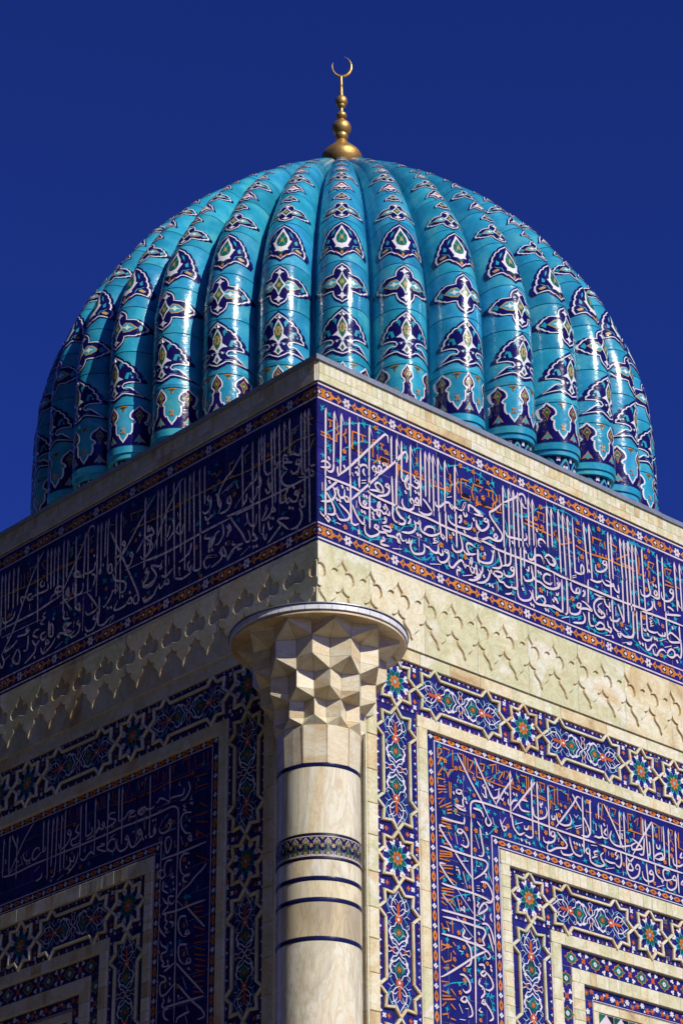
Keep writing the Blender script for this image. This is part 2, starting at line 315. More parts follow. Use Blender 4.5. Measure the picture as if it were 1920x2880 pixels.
STROKES = {}
STROKES['Rf'] = ('A103,5964 97,5237;F210,5967 200,5409;a200,5415 198,5357 179,5316 138,5301 104,5318;F300,5978 285,5337;A405,5979 406,5347;A521,5966 521,5387;F663,5990 651,5434;a907,5882 901,5957 873,5964 829,5924 655,5731 407,5449 247,5290;a1099,5816 938,5652 757,5471;A948,5974 946,5666;a43,5364 63,5383 125,5394 155,5371 131,5339 36,5311;a251,5394 247,5341 268,5297;d334,5420 142,5440 841,5626 877,5630 788,5630;a715,5502 695,5535 716,5569 741,5552 740,5511;a779,5525 766,5560 788,5595 812,5577 801,5538 758,5511 715,5502 740,5493 722,5459;a631,5506 617,5533 568,5525 519,5484 470,5454;a471,5547 463,5527;a589,5491 574,5451 602,5416;a434,5396 448,5361;a469,5397 483,5419 504,5403 496,5379;o133,5853 195,5856;o161,5840 168,5796 150,5778;o251,5862 250,5780 271,5759 243,5725 243,5656 208,5660 133,5661 44,5657;o44,5692 140,5693 167,5674;o362,5839 358,5791 326,5756 354,5743 361,5681;o446,5841 440,5658 563,5650 563,56'
  '86 444,5683;k454,5675 556,5674;o446,5841 622,5848;o572,5835 579,5797 564,5768;o707,5656 710,5851 764,5853;o799,5842 856,5840;o827,5829 819,5773;o789,5656 804,5697 911,5700 910,5653 781,5648;k814,5677 896,5677;o761,5705 767,5649 710,5593;f339,5587 744,5988 880,5772;t44,5669 133,5719 223,5788 341,5884 447,5930 588,5977 666,5988 766,5990 866,5985 930,5950;t661,5622 731,5630 830,5595;t105,5576 153,5640;t339,5621 423,5675 494,5736 621,5795 734,5813;t805,5803 905,5769 990,5729;l65,5956 154,5914 369,5895 454,5932 588,5977 787,5956 142,5578 159,5538 331,5514 480,5731 614,5792 770,5790 604,5601 70,5449 262,5455;a95,5236 95,4847 102,4799 129,4775 149,4804 122,4828 82,4815 42,4829 28,4852;a90,5234 398,5244 543,5229;a624,5257 635,5272 655,5256 796,5242 1008,5240 1085,5238;a247,5236 192,5179 106,5093;a771,5476 657,5355 536,5226 417,5099;a56,5160 59,5071;d148,5195 308,5201 374,5201 239,5046 276,5045 5'
  '81,5202 616,5200 694,5052 701,5014 840,5162 858,5191 882,5168 555,5030 589,5028;a185,5166 212,5124 218,5081 191,5032 137,4991 42,4958;a106,5076 170,5002 211,4926 211,4892 177,4864 116,4854;a198,5148 226,5146 253,5173 253,5121 280,5080 328,5097 335,5150 336,5184;a328,5097 355,5061 386,5071 383,5110 342,5113;a266,5013 347,4973 395,4933 374,4881 306,4852 258,4852 228,4898;a224,4801 285,4800;a409,5348 415,4906 429,4860 470,4857 512,4888;a431,5058 471,4981 526,4921 574,4903 582,4974;a487,5117 482,5036;A521,5387 523,5267;a522,5181 525,5114 562,5081 639,5090 674,5119;a591,5159 573,5119 597,5104 615,5139 591,5159;A651,5434 653,5307;A655,5245 653,4885;a891,5443 862,5404 897,5393 912,5421 891,5443;a912,5421 911,5363 867,5307 754,5259;a656,5291 755,5314 797,5317 832,5324 826,5374 770,5406 727,5374 741,5344 818,5319;a552,5352 612,5376;a552,5323 608,5346;a674,5119 709,5091 758,5120 791,5171 781,5208 '
  '752,5146 758,5120;a758,5114 747,5064 778,5046 786,5106;a758,5114 808,5119 828,5098 864,5116 871,5147;a864,5110 906,5107 907,5154;a947,5539 955,5251 949,5122 983,5065 1033,5064;a1004,5559 1001,5244 1014,5167 1062,5120;a856,5079 841,5045 869,5043 870,5072;a870,5055 862,5023 819,4995;a735,4958 713,4916 748,4905 762,4938 735,4958;a755,4913 775,4880 733,4838 656,4801 600,4816 587,4851 598,4906;a812,4967 818,4934 910,4937 931,4961 911,4983 826,4971;a755,4896 796,4893 860,4909 881,4887 972,4901 1029,4885 1035,4853 1007,4884 1009,4936;a831,4859 810,4841 845,4841 837,4821 795,4796 794,4768 900,4780;a511,4825 510,4780 528,4786;a942,4771 1062,4802;f343,4794 936,5008;t110,5185 164,5073 232,5001 333,4900 401,4850 524,4807 641,4779 816,4826 958,4890;t820,5038 749,5008 651,4986 540,4994 465,5030;t468,5334 474,5273 536,5203 647,5167 739,5199;t1056,5472 1055,5402 1040,5373;l468,5288 157,4924 62,5021 55,4'
  '884 203,4811 442,4813 531,4810 662,4775 767,4832 718,5197 520,4998 617,4986 799,5031 922,4850 996,5012 1054,5378 972,5199 813,5445;F1019,5977 1003,5247;a1084,5969 1078,5570 1092,5540 1142,5546;a1142,5546 1165,5595 1159,5628 1136,5579 1121,5538 1141,5475 1169,5474 1171,5521 1142,5546;a1164,5530 1214,5536 1236,5526;a1267,5620 1252,5585 1281,5577 1304,5609 1267,5620;a1307,5610 1309,5558 1279,5524 1236,5532;F1204,5971 1193,5406;a1144,5753 1160,5824 1143,5871 1106,5846 1017,5743;d1250,5634 1129,5430 1260,5479 1300,5475;a1339,5970 1327,5400 1318,5356 1274,5341;F1398,5970 1395,5476;F1454,5978 1444,5429;F1505,5973 1500,5349;F1572,5967 1567,5372;F1665,5968 1653,5401;F1804,5969 1788,5448;a1209,5330 1185,5356 1203,5392 1232,5373 1238,5334;a1282,5349 1257,5381 1277,5423 1301,5403 1282,5349 1238,5334;a1238,5334 1230,5296 1171,5253 1107,5259 1079,5302 1087,5346;a1006,5236 1099,5239 1207,5249;a1357,543'
  '9 1400,5413 1478,5342;a1306,5322 1302,5281;a1530,5470 1532,5429 1584,5430 1660,5503 1720,5518 1726,5485 1755,5465 1771,5494 1727,5509;a1771,5494 1816,5498 1853,5487;a1853,5487 1899,5508 1940,5600 1908,5547 1891,5500;a1982,5514 1985,5585 2030,5589 2156,5555;a1685,5568 1753,5598;a1823,5592 1838,5573;o1274,5859 1296,5849 1287,5792;o1045,5688 1031,5577;o1022,5656 1319,5656 1414,5654;o1510,5640 1740,5650 1742,5716 1766,5748 1737,5774 1747,5843 1717,5845;o1357,5705 1363,5660;o1467,5696 1466,5648;o1533,5696 1540,5657;o1608,5705 1621,5668;o1844,5836 1850,5802 1818,5749 1847,5723 1853,5671;o1893,5847 1887,5695 2019,5693 2010,5648 1889,5648 1891,5691;k1906,5684 2004,5679;o1897,5849 2003,5856;o1957,5834 1955,5785;o2048,5667 2063,5661 2037,5754 2064,5847 2163,5852;o2112,5732 2101,5656 2069,5609 2161,5664;f1277,5694 1045,5682 1696,5670 1888,5990 2066,5981 2127,5900;t1239,5924 1314,5981 1373,5985;t169'
  '7,5910 1773,5949 1865,5985 1948,5988 2062,5992 2175,5984;t1222,5847 1235,5780 1256,5722;t1169,5462 1165,5285;t1734,5701 1834,5785 1933,5813 2039,5802 2114,5781;t1620,5620 1624,5520 1606,5425;t1833,5539 1895,5614 1987,5640 2047,5631;l1137,5917 1261,5938 1134,5809 1727,5933 1993,5986 1628,5867 1528,5742 1359,5777 2034,5873 1108,5604 1053,5409 1361,5570 1465,5625 1619,5602 1694,5622 1856,5577 2092,5803 1705,5721 1294,5789;a1026,5187 1047,5148 1110,5117 1095,5078 1031,5062 988,5076;a1173,5197 1158,5168 1183,5159 1175,5128 1146,5098;a1234,5165 1254,5108 1231,5054 1165,5009 1065,4987;a1233,5159 1255,5149 1284,5147 1314,5186 1312,5116 1332,5083 1390,5073 1455,5077 1537,5116 1589,5157;a1362,5092 1392,5143 1451,5172 1502,5163 1508,5124;a1575,5375 1581,5236 1589,5151 1595,5113 1624,5093 1640,5122 1596,5148;a1171,5236 1410,5251 1673,5238 1940,5240 2141,5230;a1309,5284 1352,5275 1418,5286 1470,5321 '
  '1471,5339;a1500,5349 1499,5302;A1660,5404 1667,5078;A1799,5452 1803,5065;a1693,5380 1706,5325 1764,5298 1868,5304 1966,5319 2013,5352 2022,5409;a1859,5436 1842,5401 1872,5406 1873,5436 1859,5436;a1877,5419 1871,5376 1840,5341;a1905,5488 1926,5442 1957,5470 1943,5489;d2047,5450 1919,5274 1760,5197 1277,5029 1316,5028 2067,4865;a1294,5006 1291,4907;a2085,5460 2091,5414 2148,5374;a992,4923 1043,4962 1049,4919 1077,4894 1113,4911;a1120,4931 1126,4893 1155,4903 1164,4951;a985,4903 1027,4888 1047,4855 1019,4863 999,4890;a1199,4946 1176,4869 1217,4814 1282,4824 1347,4857 1363,4908 1350,4956;a1350,4956 1386,4939 1422,4939 1458,4916 1516,4912 1546,4939 1548,5016;a1546,4939 1581,4911 1611,4938 1598,4974;a1521,5070 1491,5055 1498,5034 1542,5042 1475,5003;a1650,4997 1634,4969 1671,4963 1686,4992 1650,4997;a1686,4986 1692,4930 1645,4862 1579,4835 1543,4852 1537,4885;a1431,4770 1585,4814;a1741,5080 17'
  '47,5035 1790,5014 1851,5040 1882,5079 1870,5169 1850,5227;a2049,5152 1997,5170 1944,5153 1942,5099 1985,5055 2069,5085;a1889,5076 1925,5041 1985,5049;a1690,4889 1696,4838 1739,4829 1801,4901 1862,4950 1890,4919 1911,4885 1927,4919 1883,4922;a1927,4913 1972,4922 2004,4973 2003,5025 1981,4966 1979,4901 1999,4861 2030,4871 2024,4916 1980,4925;a2024,4916 2054,4920 2064,4975;a1799,4860 1843,4851 1835,4831 1798,4825 1795,4761;a1870,4785 2006,4837;a1951,4770 2034,4791 2103,4842 2121,4900 2100,4934;a2094,5143 2089,5030 2109,4984;f1931,5381 2053,5343 1722,5155 1592,5024 1916,5003;t1120,5207 1140,5156 1102,5063 1029,4975;t1102,5057 1210,5099;t1089,4795 1174,4817 1238,4787 1324,4781 1411,4815 1471,4875;t1432,5041 1459,4975;t1536,5099 1578,5043 1635,4986 1692,4930 1727,4883;t1687,5219 1722,5155 1749,5106 1793,5073;t1895,5218 1961,5188 2049,5158 2139,5176;t1857,5025 1916,5003 2005,4991 2125,4995;t160'
  '4,5385 1608,5280;l1203,5108 1001,5006 1510,5183 1297,5094 1388,5014 1228,4944 1124,4812 1240,4868 1368,4806 1457,4881 1484,4845 1744,4964 1737,5377 1901,5197 2080,5180 1995,5123 1871,5006 1666,4817 1879,4828 1976,5370;F2479,5976 2467,5288;F2561,5978 2550,5316;F2628,5980 2620,5339;F2690,5977 2684,5360;a2807,5879 2803,5952 2765,5982 2717,5959 2675,5920 2545,5826 2465,5780;a2457,5765 2351,5662 2280,5607 2300,5554 2374,5489 2447,5418 2428,5352 2366,5325 2304,5322 2259,5325 2181,5281 2119,5255 2090,5275 2100,5325 2123,5345;A2743,5931 2743,5379;a2752,5885 2781,5834 2820,5835;F2844,5969 2836,5433;F2903,5971 2904,5450;F3115,5977 3109,5500;F3179,5968 3175,5527;a2057,5567 2117,5551 2177,5536 2055,5512;a2219,5526 2190,5487 2228,5482 2252,5514 2219,5526;a2252,5508 2253,5448 2201,5389 2139,5362 2087,5386 2082,5450;d2318,5440 2593,5383 2955,5636;a2354,5399 2329,5360 2351,5338 2380,5377 2354,5405;a2044'
  ',5253 2157,5256 2347,5248;a2489,5480 2524,5426 2618,5439 2712,5452 2784,5476 2802,5512 2788,5550;a2933,5599 2939,5444;a3079,5526 3033,5559 2977,5540 2973,5478 3004,5466;a2790,5442 2819,5405;o2092,5849 2199,5857 2151,5797;o2237,5852 2338,5863 2334,5770 2363,5750 2331,5715 2329,5666 2152,5653 2146,5687;k2176,5677 2260,5682;o2130,5670 2090,5620;o2110,5729 2115,5670;o2391,5845 2388,5771 2363,5738 2389,5651 2459,5663;o2434,5860 2437,5679;o2275,5841 2280,5782;o2972,5856 3076,5861 3062,5758;o2995,5846 2992,5783;o2779,5662 2881,5660 2992,5661 3071,5657 3199,5651;o2797,5711 2899,5703 2979,5706 2985,5671;o3211,5710 3216,5663;o3237,5737 3255,5651;f2194,5740 2272,5934 2132,5894 3028,5925 2947,5768 3038,5704 3044,5666;t2090,5988 2174,5981 2250,5953;t2294,5908 2361,5859 2397,5811 2426,5772;t2096,5580 2157,5583 2224,5564;t2318,5602 2362,5557 2422,5535;t2727,5711 2808,5751 2882,5813 2941,5864 3024,5917 '
  '3172,5974 3286,5989;t2529,5966 2523,5842;t2496,5614 2523,5552 2525,5438 2495,5297;t2711,5579 2707,5499;l2174,5981 2171,5914 2342,5956 2377,5562 2151,5455 2300,5399 2280,5291 2517,5877 2657,5718 2727,5718 2808,5751 2593,5557 2776,5619 2932,5855 3236,5972 3021,5610 3232,5797 3143,5773 3218,5578 2086,5179 2527,5771;A2478,5292 2475,5093;a2560,5319 2552,5160 2516,5107 2475,5093 2433,5070;a2622,5340 2633,4917 2625,4883 2584,4870;A2699,5365 2696,4947;A2754,5383 2748,5161;A2915,5436 2901,4867;a2294,5231 2576,5236 2904,5248 3258,5241;a2098,5135 2100,5033 2179,5023 2273,5059 2303,5130 2320,5209;a2279,5195 2305,5173 2327,5211;a2380,5218 2403,5143 2420,5076 2378,5031 2284,5006;d2190,5124 2165,4875 2241,4808 2281,4805 2714,4911 2947,5173 2981,5168 2821,4780 2855,4775 3033,4789 3068,4789 3182,4955 3152,4925 2779,5339;a2569,5109 2547,5070 2587,5068 2596,5107 2569,5109;a2602,5093 2585,5025 2523,4985 246'
  '2,4986 2447,5033;a2057,4958 2068,4900 2079,4843 2025,4815;a2150,4978 2141,4913 2079,4843;a2216,4968 2248,4948 2224,4869 2156,4806 2063,4776;a2255,4971 2274,4946 2269,4986;a2309,4978 2320,4930 2414,4950 2429,4986 2363,4990 2309,4973;a2281,4948 2359,4922 2384,4889 2438,4896 2463,4873 2503,4865 2544,4878 2559,4914;a2544,4878 2584,4881 2625,4894;a2356,4865 2362,4775;b2458,4779 2513,4796 2554,4820;b2553,4799 2581,4818;a2638,4887 2647,4808 2714,4788 2811,4828 2841,4890 2803,4929;a2852,4945 2860,4854 2905,4816 3001,4826 3099,4846 3231,4845;a2893,4844 2938,4899 3007,4921 3032,4877 2987,4821;a2729,5061 2754,5017 2837,5044 2867,5085 2847,5214;a2843,5150 2893,5072 2975,5067 3056,5041 3154,5050 3248,5091;a3135,5191 3066,5190 3021,5145 3032,5096 3115,5090 3144,5121;a2768,5147 2801,5131 2812,5192;a2813,5329 2816,5278 2879,5287 2909,5339 2994,5367 3032,5316 3044,5289 3020,5344;a3049,5364 3108,5415 3203'
  ',5383 3200,5339 3129,5316 3077,5362 3049,5364;a3068,5008 3064,4949;a3179,5227 3184,5091;a3219,5197 3244,5163;f2175,5083 2977,4984 2152,5174;t2072,4988 2164,4993 2298,5036 2439,5175;t2672,5012 2737,4960 2752,4861;t2835,5012 2901,4971 2965,4897 3044,4849 3192,4791;t2195,4808 2316,4847 2454,4952 2566,5050;t2727,5269 2728,5154;l2129,5094 2382,5115 2230,4994 2525,5027 2195,4803 2394,4820 2553,4933 2582,4839 2753,4882 2792,5092 2848,5006 2966,5137 2862,5345 2722,5184 3052,5418 3233,5414 3099,5275 3226,5305 3123,4999 3020,5008 2625,5142;F3287,5985 3288,5272;F3349,5963 3358,5263;F3420,5960 3427,5247;a3499,5965 3501,5394 3513,5355 3569,5352 3628,5382 3633,5447 3606,5471 3587,5400 3612,5355;F3665,5967 3694,5403;F3745,5977 3755,5352;A4037,5983 4029,5439;F4080,5969 4082,5456;F4221,5972 4232,5504;F4280,5970 4293,5523;F4340,5973 4354,5543;a3957,5628 3932,5588 3975,5580 3993,5624 3957,5628;a3999,5609 3'
  '979,5538 3894,5478 3822,5476 3820,5540;a3562,5542 3564,5479;a3706,5557 3716,5507;a4117,5615 4135,5566;a3154,5240 3293,5231 3391,5235;a3451,5287 3518,5325;a3450,5266 3516,5301;d3718,5432;a3163,5380 3202,5340 3158,5304;o3535,5857 3620,5854;o3548,5851 3558,5789;o3808,5851 3802,5773;o3793,5846 3939,5851 3904,5785;o3983,5855 3991,5770;o4057,5868 4173,5852 4154,5791;o3763,5640 4040,5666 4187,5659 4424,5671;o3839,5698 3843,5656;o3897,5695 3902,5664;o3941,5699 3945,5662;o3993,5705 3997,5668;o4103,5708 4106,5666;o4365,5838 4146,5701 4278,5689 4425,5682;o3241,5715 3250,5643 3318,5601 3479,5676;o3382,5720 3392,5658;o3446,5719 3450,5667;o3535,5663 3648,5646 3748,5636;f3589,5724 3904,5971 3620,5561 3871,5546 3583,5939;t3201,5972 3373,5998 3515,5981 3625,5921;t3190,5795 3332,5811 3473,5793 3612,5742 3682,5722;t4207,5896 4361,5958 4509,6007;t3833,5991 3842,5917;t3803,5599 3779,5484 3833,5437;t3388,5592'
  ' 3457,5572 3512,5548;t3877,5624 3944,5559 3980,5462;t4183,5614 4202,5494;l3238,5984 3359,5993 3571,5968 3710,5895 3822,5943 3977,5962 4153,5955 3226,5807 3318,5806 3446,5817 3465,5888 3658,5779 3234,5606 3216,5557 3293,5647 3942,5797 3811,5711 4109,5787 3572,5589 3786,5572 3341,5321 3278,5428 3447,5430 3243,5321 3906,5622 3980,5462 3833,5437 4181,5592 4392,5980 4246,5668;a3291,5203 3282,4876 3266,4839 3211,4843 3128,4849;a3362,5226 3351,4855 3308,4836;a3391,5235 3689,5235 4034,5237 4439,5244;a3232,5153 3215,5116 3259,5140;a3260,5162 3242,5104 3170,5060 3142,5056;a3425,5214 3427,5141 3467,5111 3509,5114;a3521,5182 3497,5131 3538,5123 3556,5171 3529,5189;A3689,5331 3675,5061;a3621,5192 3605,5166 3626,5162;a3635,5186 3625,5140 3594,5104;a3195,5026 3201,5001 3222,5008 3238,5039;d3177,4952 3209,4926 3197,4948 3829,5018 3864,5008 4000,5082 4019,4791 4139,5275;a3516,5011 3498,4963 3541,4966 355'
  '9,5014 3516,5011;a3556,4981 3537,4912 3464,4869 3393,4868 3391,4930;a3540,4955 3641,4987 3727,4992 3632,5047 3575,5051;a3261,4765 3376,4816;a3588,4928 3612,4883 3610,4851 3572,4808 3428,4769;a3675,4965 3674,4849 3699,4815 3743,4828;a3738,4953 3740,4880;a3772,5197 3886,5190 3988,5201 3915,5188 3825,5150 3762,5077 3770,4995 3838,4952 3897,4970 3914,5007 3818,5063 3881,5124;a3922,5191 3939,5132 3994,5107 4000,5172;A4037,5442 4035,5248;A4040,5217 4041,4972;a3772,4837 3833,4893 3890,4884 3887,4840 3784,4809 3758,4844;a3887,4840 3958,4841 3986,4828 4004,4876 3962,4884 3952,4945;a3948,5071 3950,5008;a4092,5148 4087,5039;a4132,5192 4169,5107 4205,5022 4188,4996;a4001,5013 4012,4974 4101,4990 4148,5037;a4041,4972 4050,4900 4105,4875 4147,4856 4129,4819 4103,4853 4150,4888;a4149,4877 4205,4852 4309,4872 4343,4925;A4225,5502 4212,5013;A4293,5524 4286,5025;a3725,5342 3826,5342 3901,5377;a3903,5399 3'
  '957,5352 4075,5378 4019,5404 3961,5407;a4078,5412 4101,5344 4158,5329 4151,5413;a3910,4774 3983,4796;b4168,4767 4304,4818;a4229,4966 4234,4940 4264,4950;a3130,4870 3184,4855 3253,4845;f3440,5035 3201,4793 4172,4975;t3126,4806 3263,4797 3461,4837 3577,4883;t3221,4992 3418,5017 3567,5133 3589,5235;t3656,4802 3753,4779 3868,4782 3972,4835;t3314,5126 3325,4993;t4198,4935 4267,4892 4379,4840;t4321,5176 4321,5015;l3247,4969 3319,5002 3387,5181 3513,5073 3456,4961 3433,4828 3533,4859 3753,5149 3728,5194 3822,5287 3950,5274 4203,5171 4122,5071 3763,4897 3655,4791 3753,4779 3927,4811 4113,4962 4214,5466 3313,5116 4073,5185;F4348,5973 4341,5175;F4412,5969 4392,5191;F4467,5972 4471,5247;A4568,5972 4565,5244;a4810,5978 4805,5511 4791,5463 4749,5450 4670,5461;a4748,5544 4723,5493 4762,5483 4772,5530 4748,5544;a4637,5641 4648,5549 4662,5481 4628,5441 4576,5417 4517,5420 4507,5475;A4891,5974 4879,5342;'
  'F5086,5978 5089,5406;F5169,5983 5163,5429;a5011,5642 4981,5596 5026,5588 5040,5629 5011,5642;a5044,5616 5021,5535 4943,5474 4872,5466 4840,5500 4845,5553;d4718,5593 4758,5591;a4274,5243 4472,5255 4601,5255;a4674,5397 4689,5351 4654,5297 4591,5263;a4715,5410 4718,5338 4746,5310;a4926,5403 4967,5408 5026,5387;a5103,5538 5117,5476 5145,5456;o4516,5852 4519,5772 4498,5655 4598,5658 4614,5714;o4667,5849 4757,5849 4721,5786;o4667,5849 4659,5773 4637,5751 4671,5732 4659,5663;o4748,5647 4673,5601;o4941,5857 5034,5864 4996,5800;o4930,5853 4932,5765;o4911,5662 5055,5671 5008,5708 4926,5711;o5098,5692 5169,5685;o4313,5683 4372,5687 4439,5658;f4741,5674 4684,5977 4625,5891 4604,5506 4799,5396;t4367,5965 4439,5989 4539,5985 4639,5981;t4749,5972 4835,5919 4934,5892;t4602,5806 4681,5787 4787,5741 4834,5704;t4986,5998 4998,5920 5060,5917;t4970,5844 5005,5781 5058,5701;l4383,5974 4449,5984 4519,5985 4608'
  ',5978 4759,5976 4934,5892 5004,5929 4613,5809 4738,5754 4840,5757 4364,5765 4430,5779 4360,5545 4423,5587 4510,5615 4603,5601 4699,5551 4521,5356 4619,5344 4919,5540 5023,5462 4838,5639 4972,5763 5119,5795 5229,5957 4428,5421 4376,5398 4716,5417 5191,5796 5023,5757;A4286,5158 4285,5029;a4362,5182 4347,4913 4310,4874 4241,4867;A4417,5199 4413,4883;a4488,5221 4484,4962 4500,4916 4548,4909 4610,4935 4644,4981;a4618,4916 4637,4957;a4573,5225 4573,5067 4599,5032 4679,5035 4741,5061;a4730,5050 4769,5033 4809,5038 4813,5075;a4809,5038 4850,5050 4855,5095;a4756,5209 4770,5148;a4499,5224 4719,5241 4911,5249 5171,5256;a4662,5166 4630,5142 4637,5115 4689,5138 4625,5090;b4608,5175 4677,5217;b4617,5163 4675,5199;a4757,4965 4868,5023;a4832,4915 4942,4962;a4981,4952 5055,4982;b4514,5074 4546,5095;A4890,5345 4888,5025;a4903,5073 4947,5116 5017,5100 5075,5074 5103,5054 4946,5007 4908,5024 4893,5070;A5092'
  ',5239 5094,5065;a4511,5041 4519,5015 4548,5017 4551,5046;d4575,4982 4439,4848 4483,4844 4683,4971 4717,4967 5022,4810 4984,5181;a4525,4874 4539,4807 4579,4812 4634,4878 4686,4901 4712,4866;a4641,4844 4655,4785 4694,4782 4751,4856 4814,4881 4851,4857;a4869,4841 4883,4880 4938,4925 4987,4911 4982,4859 4928,4829 4859,4837;a4982,4859 5035,4889 5073,4864 5101,4937 5106,5084;a4233,4780 4293,4791 4315,4818;a4886,5307 4979,5329 5136,5369;a4921,5354 4939,5331;f4528,5165 4374,5153 4826,5155 4771,4808;t4318,4862 4404,4838 4517,4786 4675,4791 4828,4821 4974,4886;t4524,4966 4643,4974 4786,5002 4904,5081;t5020,5232 4962,5156 4907,5110;t4379,4994 4374,4935 4339,4875;l4402,4816 4534,4969 4673,4976 4790,4946 4321,4998 4440,5020 4375,4950 4455,5067 4937,5214 5048,5306 5027,5197 4745,5199 5063,4962 5089,4826 4816,4803 4605,4777 4723,5177 4807,5016 4294,5132')
